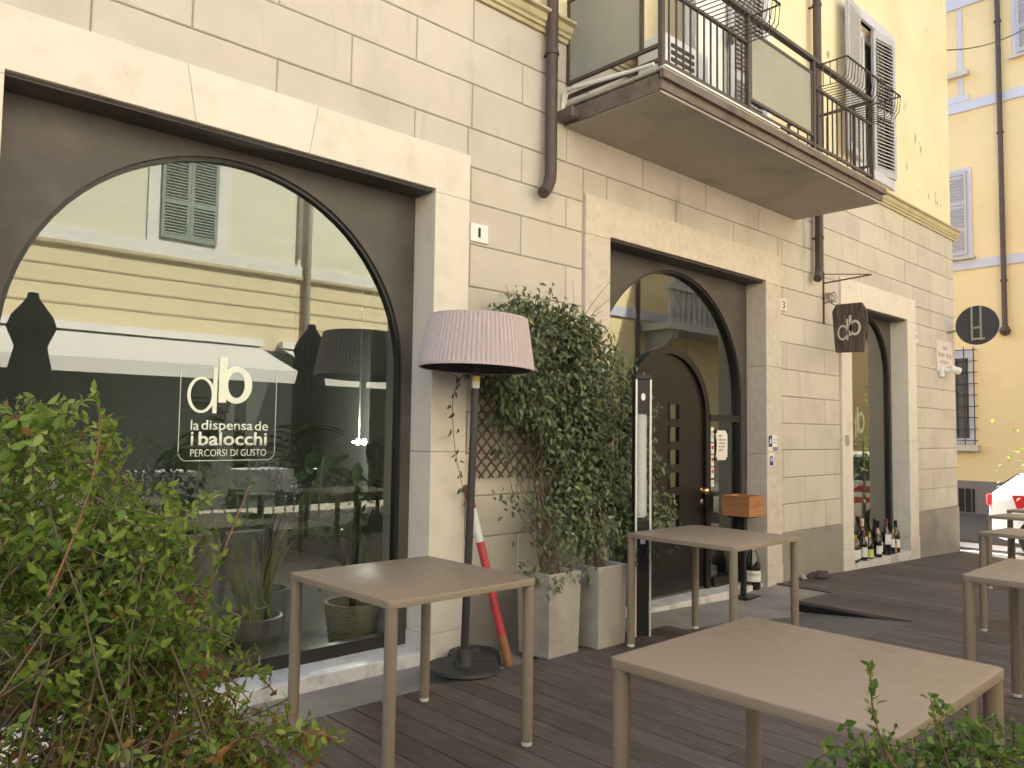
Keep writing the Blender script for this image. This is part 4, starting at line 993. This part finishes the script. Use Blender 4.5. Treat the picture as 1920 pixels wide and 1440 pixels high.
T = thing('spot_lamp', 'pair of small bright lit spot lamps inside the restaurant', 'lamp', (at_y(677, 829, 2.6)))
for x in (-.035, .035):
    MB().lathe([(.001, -.03), (.02, -.02), (.024, .01), (.015, .03), (.001, .032)], 14, (x, 0, 0)).build('bulb', 'bulb', T)
box('bar', 'steel', -.08, .08, .03, .05, -.01, .01, T); MB().tube([(0, .04, 0), (0, .04, 1.85)], .008, 6).build('stem', 'steel', T)
pl = bpy.data.lights.new('spot_lamp_light', 'POINT'); pl.energy = 26; pl.color = (1, .96, .88); pl.shadow_soft_size = .12; lo = bpy.data.objects.new('light', pl); COL.objects.link(lo); lo.parent = T; lo.location = (0, -.15, .1)

# things behind the far window
T = thing('display_shelf', 'dark shelf with red box and stacked pale papers behind the far window', 'shelf', (9.95, .62, -.03)); box('shelf_board', 'interior_dark', -.5, .5, -.15, .2, .52, .55, T); box('leg', 'interior_dark', -.48, -.42, -.1, .15, 0, .52, T); box('leg', 'interior_dark', .42, .48, -.1, .15, 0, .52, T)
box('red_box', 'foil_red', -.1, .3, -.12, .15, .02, .5, T)
for i in range(4): box('paper_stack', 'table_linen', -.25+.02*i, .35-.01*i, -.12, .15, .551+.035*i, .58+.035*i, T)

# ================================================================== FOREGROUND SHRUBS
def shrub(name, label, vols, base, nst, leafsz, tintf, single, planter_box, shoot=1.0, stem_r=.0035, mat_='bush_leaf', wide=1.0, extra=None, cat='shrub'):
    T = thing(name, label, cat, (base[0], base[1], base[2])); b = Vector(base); s = MB(); P, A, N, Z, Tn = [], [], [], [], []
    wts = np.array([v[2] for v in vols], float); wts /= wts.sum()
    def put(p, d, sz, low):
        sd_ = Vector(rdir(1)[0])
        A.append(d*.6+sd_*.8+Vector((0, 0, .15))); N.append(Vector(rdir(1)[0])*.7+Vector((0, 0, .9))); P.append(p); Z.append(sz); Tn.append(tintf(p+b, low))
    for i in range(nst):
        c, r, _ = vols[rng.choice(len(vols), p=wts)]; u = rdir(1)[0]*rng.random()**.33
        tg = Vector([c[k]+r[k]*u[k] for k in range(3)])-b
        d = (Vector(rdir(1)[0])*.8+Vector((0, 0, .55))+Vector((tg.x, tg.y, 0))*.5).normalized(); L = random.uniform(.05, .13)*shoot
        side = Vector(rdir(1)[0]); pts = bez(tg-d*L, tg-d*L*.45+side*.01, tg, 6)
        s.tube(pts, list(np.linspace(.0016, .0007, 6)), 4, False)
        if i % 16 == 0:
            p0 = Vector((random.uniform(-planter_box[0], planter_box[0]), random.uniform(-planter_box[1], planter_box[1]), 0)); mid = p0*.4+pts[0]*.4+Vector((random.gauss(0, .1), random.gauss(0, .1), pts[0].z*.3))
            q = bez(p0, mid, pts[0], 9); q = [v+Vector(rdir(1)[0])*.006 for v in q]; s.tube(q, list(np.linspace(stem_r, .0014, 9)), 5, False)
        nn = max(3, int(L/.014)); low = random.random()
        x = d.orthogonal().normalized(); y = d.cross(x)
        for k in range(nn):
            t = k/(nn-1); f = t*5; j = min(4, int(f)); p = pts[j].lerp(pts[j+1], f-j); ph = k*1.57+random.uniform(-.4, .4)
            for h in (0, math.pi):
                o_ = x*math.cos(ph+h)+y*math.sin(ph+h); P.append(p); A.append(o_*random.uniform(.7, 1.1)+d*(.35+.9*t*t)); N.append(d*1.0+o_*-.35+Vector(rdir(1)[0])*.35+Vector((0, 0, .3)))
                Z.append(random.uniform(*leafsz)*(1-.45*t*t)); Tn.append(tintf(p+b, .5+.5*t))
    for pts, r0, step in (extra or []):
        pts = [Vector(q)-b for q in pts]; pts = bez(pts[0], pts[1], pts[2], 14); e = MB(); e.tube(pts, list(np.linspace(r0, .0012, 14)), 6, False); e.build('shoot', 'twig_red', T)
        for j in range(3, 14, step):
            for k in range(3): put(pts[j]+Vector(rdir(1)[0])*.006, (pts[j]-pts[j-1]).normalized(), random.uniform(*leafsz)*.9, .6)
    s.build('stems', 'twig', T)
    P = np.array(P); rank = np.linalg.norm(P+np.array(base)-np.array(CAMP), axis=1)
    leaves(T, P, A, N, Z, Tn, mat_, single, wide, rank=rank)
    return T
def ray(px, py, t): return CAMP+t*(rt*((px-960)/FPX)-up*((py-720)/FPX)+fw)
def trough(label, x0, x1, y0, y1, z1):
    T = thing('planter_trough', label, 'planter', ((x0+x1)/2, (y0+y1)/2, 0)); w, d = (x1-x0)/2, (y1-y0)/2
    m = MB(); m.box(-w, w, -d, -d+.02, .002, z1).box(-w, w, d-.02, d, .002, z1).box(-w, -w+.02, -d+.02, d-.02, .002, z1).box(w-.02, w, -d+.02, d-.02, .002, z1).build('side', 'planter_dark', T)
    box('soil', 'soil', -w+.02, w-.02, -d+.02, d-.02, .1, z1-.04, T)
trough('dark planter trough holding the bush at lower left', -.25, .85, -2.75, -2.35, .52)
trough('dark planter trough holding the herbs at lower right', 1.05, 1.95, -3.62, -3.28, .52)
def btint(p, low):
    if p.z < .93 and random.random() < .20: return random.uniform(.88, 1.0)
    if random.random() < .02: return random.uniform(.88, .97)
    return min(.84, max(0, random.gauss(.61, .18)+.2*(low > .85)))
def at(px, py, d): q = CAMP+d*(rt*((px-960)/FPX)-up*((py-720)/FPX)+fw); return (q.x, q.y, q.z)
vols = [(at(60, 960, 1.35), (.15, .16, .16), 3.0), (at(140, 800, 1.35), (.05, .10, .07), .35), (at(20, 800, 1.3), (.06, .10, .05), .4), (at(200, 1080, 1.35), (.14, .18, .13), 2.6), (at(290, 1000, 1.4), (.06, .12, .06), .5), (at(80, 1240, 1.3), (.2, .2, .14), 2.8), (at(300, 1230, 1.4), (.13, .16, .09), 1.6), (at(250, 1380, 1.35), (.22, .2, .10), 2.6), (at(480, 1390, 1.45), (.14, .12, .045), 1.0)]
shrub('bush', 'leafy green bush with some dried leaves filling the lower left corner', vols, (.3, -2.55, .48), 1150, (.016, .031), btint, 300, (.5, .16), 1.0, wide=1.12, stem_r=.0020,
      extra=[([(.44, -2.52, .78), (.55, -2.46, 1.0), (.70, -2.34, 1.235)], .003, 2), ([at(330, 1180, 1.4), at(420, 1100, 1.4), at(410, 1000, 1.42)], .0016, 1), ([at(250, 1000, 1.4), at(330, 960, 1.4), at(390, 940, 1.42)], .0016, 1), ([at(330, 1300, 1.4), at(420, 1250, 1.4), at(500, 1260, 1.42)], .0016, 1), ([at(350, 1260, 1.4), at(430, 1190, 1.4), at(420, 1170, 1.42)], .0016, 1), ([at(420, 1400, 1.4), at(560, 1350, 1.42), at(640, 1390, 1.45)], .0016, 1), ([at(150, 900, 1.35), at(230, 800, 1.35), at(205, 790, 1.36)], .0016, 1), ([(.3, -2.55, 1.1), (.38, -2.55, 1.3), (.36, -2.52, 1.40)], .002, 1)])
def htint(p, low): return .87 if random.random() < .04 else min(.85, max(0, random.gauss(.42, .2)))
hv = [(at(1700, 1425, 1.4), (.14, .10, .04), 3), (at(1840, 1400, 1.4), (.09, .10, .06), 2.6), (at(1600, 1440, 1.4), (.08, .08, .03), 1.3)]
shrub('herb_plant', 'bushy green herbs with small rounded leaves at the lower right corner', hv, (1.5, -3.44, .48), 200, (.013, .026), htint, 250, (.38, .12), .7, stem_r=.0022, wide=1.5,
      extra=[([at(1680, 1440, 1.3), at(1630, 1370, 1.3), at(1632, 1255, 1.3)], .0022, 1), ([at(1780, 1440, 1.35), at(1760, 1380, 1.35), at(1745, 1310, 1.35)], .0018, 2)], cat='herbs')

# ================================================================== FAR BUILDING ACROSS THE SIDE STREET (face x = 20)
R = thing('yellow_building', 'yellow building with lavender bands and grey base across the side street', 'building', (20, 0, -.36)); FX = 0.0; HR = 15.5
def rz(z): return z+.36
m = MB(); m.box(0, 12, -14, 14, 0, HR).build('wall', 'yellow_far', R)
box('base', 'grey_base', -.05, .0, -14, 14, 0, rz(.38), R)
for z0, z1 in ((5.26, 5.48), (9.02, 9.26), (11.55, 11.9)):
    box('band', 'lavender', -.035, 0, -14, 14, rz(z0), rz(z1), R); box('band', 'lavender', -.05, -.0355, -14, 14, rz(z0)+.01, rz(z0)+.05, R)
def lwin(y0, y1, z0, z1, lean=0):
    f = box('window', 'lavender', -.03, 0, y0-.09, y1+.09, rz(z0)-.07, rz(z1)+.07, R)
    box('sill', 'stone_pale', -.14, -.031, y0-.16, y1+.16, rz(z0)-.12, rz(z0)-.071, f)
    w = (y1-y0)/2
    for k in range(2): louvre(w-.01, z1-z0, 'shutter', 'shutter_grey', R, Matrix.Translation((-.055, y1-k*w, rz(z0))) @ Matrix.Rotation(RA(-90), 4, 'Z'), (.0, .30, .62, 1.0), .075)
lwin(2.08, 3.2, 5.62, 7.6); lwin(.15, 1.0, 10.05, 12.0)
b_ = MB(); b_.box(-.028, 0, 2.12, 2.22, rz(9.425), rz(11.5)).box(-.03, 0, 2.0, 3.2, rz(9.27), rz(9.42)); b_.build('blind_window', 'lavender', R)
box('sill', 'stone_pale', -.16, 0, 1.98, 3.2, rz(9.86), rz(9.96), R)
lw = box('grated_window', 'lavender', -.02, 0, 2.02, 3.2, rz(1.22), rz(3.4), R); box('pane', 'window_glass_dark', -.03, -.021, 2.14, 3.1, rz(1.35), rz(3.2), lw); box('sill', 'stone_pale', -.16, -.0205, 1.93, 3.3, rz(1.06), rz(1.2), lw)
for i in range(7):
    y = 2.0+.2*i; box('grate_bar', 'black_frame', -.13, -.115, y-.009, y+.009, rz(1.2), rz(3.45), lw)
for i in range(9):
    z = 1.3+.26*i; box('grate_bar', 'black_frame', -.114, -.10, 1.93, 3.3, rz(z)-.009, rz(z)+.009, lw)
vt = box('basement_vent', 'dark_void', -.06, -.0505, 2.05, 2.9, rz(-.33), rz(.2), R)
for i in range(6): box('vent_bar', 'grey_base', -.075, -.061, 2.1+.14*i, 2.115+.14*i, rz(-.33), rz(.2), vt)
p = MB(); p.tube([(-.09, 1.36, rz(3.85)), (-.09, 1.36, HR)], .055, 12); pi_ = p.build('downpipe', 'pipe_brown', R)
for z in (4.9, 8.3, 10.9): MB().lathe([(.056, -.02), (.075, -.02), (.075, .02), (.056, .02)], 14, (-.09, 1.36, rz(z))).build('pipe_bracket', 'pipe_brown', pi_)
MB().lathe([(.001, -.12), (.08, -.09), (.12, 0), (.08, .09), (.001, .12)], 16, (-.09, 1.36, rz(3.76))).build('pipe_end', 'pipe_brown', pi_)
box('roof', 'pipe_brown', -.5, 12.2, -14.2, 14.2, HR, HR+.25, R)
T = thing('overhead_cable', 'thin dark cable strung across the side street', 'cable', (12.3, 1.0, 7.6)); MB().tube(bez((0, 0, 0), (3.8, -.2, .7), (7.7, -.5, 3.1), 14), .011, 6).build('cable', 'foil_black', T)

# ================================================================== CARS
def car(label, loc, rz_, body, hood=None):
    T = thing('parked_car', label, 'car', loc, rz_); L, Wd = 4.0, 1.72
    sec = [(-2.0, .38, .62, .62, .50), (-1.93, .26, .74, .74, .74), (-1.55, .22, .86, .86, .82), (-.9, .2, .94, .98, .86), (-.35, .2, .95, 1.38, .86), (.3, .2, .96, 1.46, .86), (1.0, .2, .97, 1.44, .86), (1.6, .22, .96, 1.22, .85), (1.9, .28, .92, .95, .78), (2.0, .40, .72, .72, .6)]
    m = MB(); n = 12
    for x, z0, zb, zt, hw in sec:
        cab = zt-zb > .12
        ring = [(-hw*.92, z0), (-hw, z0+.14), (-hw, zb*.8), (-hw*.96, zb), (-hw*(.74 if cab else .85), zt-.03), (-hw*.4, zt), (hw*.4, zt), (hw*(.74 if cab else .85), zt-.03), (hw*.96, zb), (hw, zb*.8), (hw, z0+.14), (hw*.92, z0)]
        m.v += [(x, y, z) for y, z in ring]
    for i in range(len(sec)-1): m.f += [(i*n+k, i*n+(k+1) % n, (i+1)*n+(k+1) % n, (i+1)*n+k) for k in range(n)]
    m.f += [tuple(range(n)), tuple(range((len(sec)-1)*n, len(sec)*n))[::-1]]; m.smooth = True
    m.build('body', body, T)
    for s in (-1, 1): MB().add([(-.72, s*.815, 1.0), (1.45, s*.815, 1.0), (1.15, s*.675, 1.38), (-.28, s*.675, 1.36)], [(0, 1, 2, 3)]).build('side_window', 'window_glass_dark', T)
    gl = MB(); gl.add([(-.92, -.7, 1.0), (-.92, .7, 1.0), (-.37, .58, 1.395), (-.37, -.58, 1.395)], [(0, 1, 2, 3)]); gl.build('windscreen', 'window_glass_dark', T)
    gl = MB(); gl.add([(1.62, -.6, 1.20), (1.62, .6, 1.20), (1.9, .66, .98), (1.9, -.66, .98)], [(0, 1, 2, 3)]); gl.build('rear_window', 'window_glass_dark', T)
    for s in (-1, 1):
        MB().lathe([(.001, -.06), (.1, -.05), (.13, 0), (.09, .04), (.001, .05)], 12, (-1.88, s*.58, .68)).build('headlight', 'headlight', T)
        box('tail_light', 'car_red', 1.86, 1.99, s*.66-.09, s*.66+.09, .72, .9, T, .02)
    box('number_plate', 'white_paint', -2.03, -2.0, -.26, .26, .42, .53, T); box('number_plate', 'white_paint', 2.0, 2.03, -.26, .26, .55, .66, T)
    box('bumper', 'tyre', -2.02, -1.95, -.6, .6, .30, .42, T, .01)
    for x in (-1.25, 1.25):
        for s in (-1, 1):
            w = MB(); w.lathe([(.19, -.09), (.29, -.10), (.31, -.07), (.31, .07), (.29, .10), (.19, .09)], 24); w = w.build('wheel', 'tyre', T); w.location = (x, s*.78, .31); w.rotation_euler = (RA(90), 0, 0)
            k = MB(); k.lathe([(.001, .06), (.06, .07), (.19, .085), (.19, -.085), (.001, -.06)], 20); k.build('rim', 'steel', w)
    if hood:
        m = MB(); m.add([(1.05, -.5, 1.445), (1.05, .5, 1.445), (1.6, .5, 1.235), (1.6, -.5, 1.235)], [(0, 1, 2, 3)]); m.build('hatch_panel', hood, T)
        for q in (-1, 1): m = MB(); m.add([(.6, q*.868, .62), (1.55, q*.862, .68), (1.62, q*.846, .90), (.9, q*.846, .92)], [(0, 1, 2, 3)]); m.build('side_stripe', hood, T)
    return T
car('white parked car with red panels standing in sunlight at the right edge', (13.75, -2.15, -.36), RA(88), 'car_white', 'car_red')
car('dark brown car mostly hidden behind the building corner', (14.0, 2.72, -.36), RA(88), 'car_brown')
T = thing('small_tree', 'bright green twig foliage above the white car at the right edge', 'tree', (12.9, -1.15, -.36)); MB().tube([(0, 0, 0), (.03, .02, .8), (.05, 0, 1.7)], [.03, .025, .012], 8).build('trunk', 'bark', T)
P = rng.normal(size=(420, 3))*np.array([.28, .28, .38])+np.array([0, 0, 1.5]); leaves(T, P, rdir(420), rdir(420)*.6+np.array([0, 0, 1]), rng.uniform(.06, .1, 420), rng.random(420)*.5+.4, 'bush_leaf', 0, name='crown')

# ================================================================== THE OPPOSITE SIDE OF THE STREET (seen mirrored in the glass)
O = thing('opposite_building', 'yellow building with green shutters mirrored in the large window', 'building', (0, -9, -.36)); HO = 10.5
box('lower_wall', 'yellow_pale', -14, 12.5, -6, 0, rz(2.75), rz(4.12), O); box('upper_wall', 'cream_wall', -14, 12.5, -6, 0, rz(4.38), HO, O); box('band', 'white_band', -14, 12.5, -6, .04, rz(4.12), rz(4.38), O)
box('band_moulding', 'cornice', -14, 12.5, .041, .07, rz(4.12), rz(4.17), O)
for z in (3.79, 3.50, 3.20): box('groove_strip', 'groove_yellow', -14, 12.5, 0, .012, rz(z), rz(z)+.028, O)
m = MB(); m.box(-14, 12.5, -6, -.25, 0, rz(2.75)); 
for x in (-13, -8, -3.5, 1.0, 6.0, 11.0): m.box(x, x+.6, -.249, -.01, 0, rz(2.75))
m.build('shopfront', 'interior_dark', O); box('roof', 'pipe_brown', -14.3, 12.8, -6, .6, HO, HO+.2, O)
for x0 in (-5.2, -.6, 4.40, 9.3):
    wsur = box('window', 'white_band', x0-.2, x0+1.15, 0, .03, rz(4.381), rz(6.4), O)
    for k in range(2): louvre(.465, 1.75, 'shutter', 'shutter_green', O, Matrix.Translation((x0+.47*(1-k)+.465, .055, rz(4.48))) @ Matrix.Rotation(RA(180), 4, 'Z'), (.0, .36, 1.0), .05)
p = MB(); p.tube([(7.06, .1, rz(2.6)), (7.06, .1, HO)], .055, 10).build('downpipe', 'galv', O); p = MB(); p.tube([(6.9, .07, rz(4.5)), (6.9, .07, HO)], .03, 8).build('downpipe', 'galv', O)
# awning
for x0, x1, lb in ((-6.0, 6.15, 'long pale awning with white valance mirrored in the large window'), (6.6, 10.5, 'short pale awning with white valance mirrored at the right of the large window')):
    T = thing('awning', lb, 'awning', (x0, -8.95, 2.1)); L = x1-x0
    MB().add([(0, 0, .70), (L, 0, .70), (L, 1.55, .17), (0, 1.55, .17), (0, 0, .685), (L, 0, .685), (L, 1.55, .155), (0, 1.55, .155)], [(0, 1, 2, 3), (4, 7, 6, 5), (0, 3, 7, 4), (1, 5, 6, 2), (0, 4, 5, 1), (3, 2, 6, 7)]).build('canopy', 'awning_cloth', T)
    box('valance', 'white_paint', 0, L, 1.551, 1.58, -.02, .18, T); box('cassette', 'white_paint', -.05, L+.05, -.02, .14, .70, .82, T)
box('terrace', 'stone_pale', -14, 12.5, -8.98, -5.9, -.4, -.05, kind='structure')
# closed parasols
def parasol(x, y, label):
    T = thing('closed_parasol', label, 'parasol', (x, y, -.36), group='closed dark parasols across the street')
    MB().lathe([(.001, 0), (.28, 0), (.28, .06), (.03, .08), (.03, 3.0), (.001, 3.0)], 16).build('pole', 'base_dark', T)
    n = 16; MB().lathe([(.03, .95), (.15, 1.1), (.19, 1.7), (.20, 2.2), (.15, 2.42), (.13, 2.52), (.21, 2.72), (.17, 2.84), (.06, 3.02), (.05, 3.08), (.001, 3.09)], n*2, mod=lambda j, k: (.02 if k % 2 else -.015) if 0 < j < 8 else 0).build('canopy', 'umbrella_cloth', T)
parasol(1.85, -5.0, 'closed dark parasol mirrored at the left of the large window'); parasol(5.05, -5.0, 'closed dark parasol mirrored near the lamp shade in the window')
# chairs and laid tables across the street
def chair(x, y, label, first=[None]):
    if first[0] is None:
        T = thing('patio_chair', '', 'chair'); box('seat', 'chair_white', -.22, .22, -.22, .22, .42, .45, T, .01)
        for sx in (-1, 1):
            for sy in (-1, 1): MB().tube([(sx*.2, sy*.2, 0), (sx*.19, sy*.19, .43)], .013, 8).build('leg', 'chair_white', T)
        f = MB(); f.tube([(-.21, .2, .44), (-.22, .25, .95), (.22, .25, .95), (.21, .2, .44)], .014, 8).build('back_frame', 'chair_white', T)
        bk = MB()
        for i in range(4):
            for j in range(4):
                cx, cz, rr = -.15+.1*i, .58+.1*j, .05; bk.tube([(cx+rr*math.cos(a), .235, cz+rr*math.sin(a)) for a in np.linspace(0, 6.283, 9)], .008, 4, False)
        bk.build('back_lattice', 'chair_white', T, kind='stuff'); first[0] = T; o = T
    else: o = copy_tree(first[0])
    o.location = (x, y, -.05); o['label'] = label; o['group'] = 'white lattice chairs across the street'; o.rotation_euler = (0, 0, random.uniform(-.15, .15))
pos_ = ['leftmost', 'second from the left', 'third from the left', 'fourth from the left', 'fifth from the left', 'rightmost']
for i in range(6): chair(2.2+.75*i, -6.8, 'white lattice-backed chair across the street, %s in the mirrored row' % pos_[i])
for i, x in enumerate((2.55, 4.1, 5.6)):
    T = thing('laid_table', 'white-clothed table mirrored in the window, %s of the three' % ('left', 'middle', 'right')[i], 'table', (x, -7.5, -.05)); MB().box(-.4, .4, -.4, .4, .74, .76).build('table_top', 'table_linen', T)
    m = MB(); 
    for a, b, c, d in ((-.4, .4, -.405, -.40), (-.4, .4, .40, .405), (-.405, -.4, -.405, .405), (.4, .405, -.405, .405)): m.box(a, b, c, d, .45, .76)
    m.build('cloth_skirt', 'table_linen', T); MB().lathe([(.25, 0), (.25, .03), (.04, .05), (.04, .74)], 14).build('pedestal', 'base_dark', T)
for i, (x, y) in enumerate(((.3, -5.6), (3.4, -5.9), (6.6, -5.7), (8.0, -6.2))):
    T = thing('street_shrub', 'dark potted shrub across the street mirrored in the glass, number %s from left' % ('one', 'two', 'three', 'four')[i], 'shrub', (x, y, -.36)); MB().lathe([(.001, 0), (.2, 0), (.25, .45), (.22, .45), (.001, .4)], 18).build('pot', 'planter_dark', T); MB().tube([(0, 0, .4), (0, .02, 1.2)], .03, 6).build('trunk', 'bark', T)
    n = 500; P = rng.normal(size=(n, 3))*np.array([.26, .26, .34])+np.array([0, 0, 1.15]); leaves(T, P, rdir(n), rdir(n)*.6+np.array([0, 0, 1]), rng.uniform(.09, .16, n), rng.random(n), 'tree_leaf', 0, name='crown')
# second opposite building with the stone balcony
Q = thing('balcony_building', 'yellow building with stone balustrade balcony mirrored in the door glass', 'building', (14.4, -8, -.36))
box('wall', 'yellow_far', 0, 16, -7, 0, 0, 12, Q); box('band', 'lavender', -.01, 16, 0, .05, rz(4.25), rz(4.5), Q); box('window', 'lavender', 3.0, 4.2, 0, .04, rz(4.51), rz(7.2), Q); box('shutter', 'shutter_grey', 3.1, 4.1, .041, .08, rz(4.6), rz(7.1), Q)
bal = box('balcony', 'balustrade', 1.45, 6.6, .001, 1.0, rz(3.95), rz(4.13), Q); box('hand_rail', 'balustrade', 1.45, 6.6, .80, 1.0, rz(4.95), rz(5.08), bal); 
bm_ = MB().lathe([(.06, 0), (.06, .06), (.035, .1), (.085, .3), (.06, .45), (.035, .6), (.06, .75), (.06, .82)], 12).mesh('baluster', 'balustrade')
for i in range(21):
    o = link('baluster', bm_, bal); o.location = (1.6+.24*i, .9, rz(4.13))
for x in (1.9, 6.0): MB().prism([(.001, rz(3.2)), (.15, rz(3.25)), (.8, rz(3.75)), (.85, rz(3.95)), (.001, rz(3.95))], 'x', x-.13, x+.13).build('corbel', 'balustrade', Q)
p = MB(); p.tube([(1.38, .08, rz(.2)), (1.38, .08, 12)], .05, 10).build('downpipe', 'pipe_brown', Q); box('roof', 'pipe_brown', -.3, 16.3, -7, .5, 12, 12.2, Q)

for o in bpy.data.objects:
    if o.type == 'MESH' and o.name.startswith('ground'): o['kind'] = 'structure'
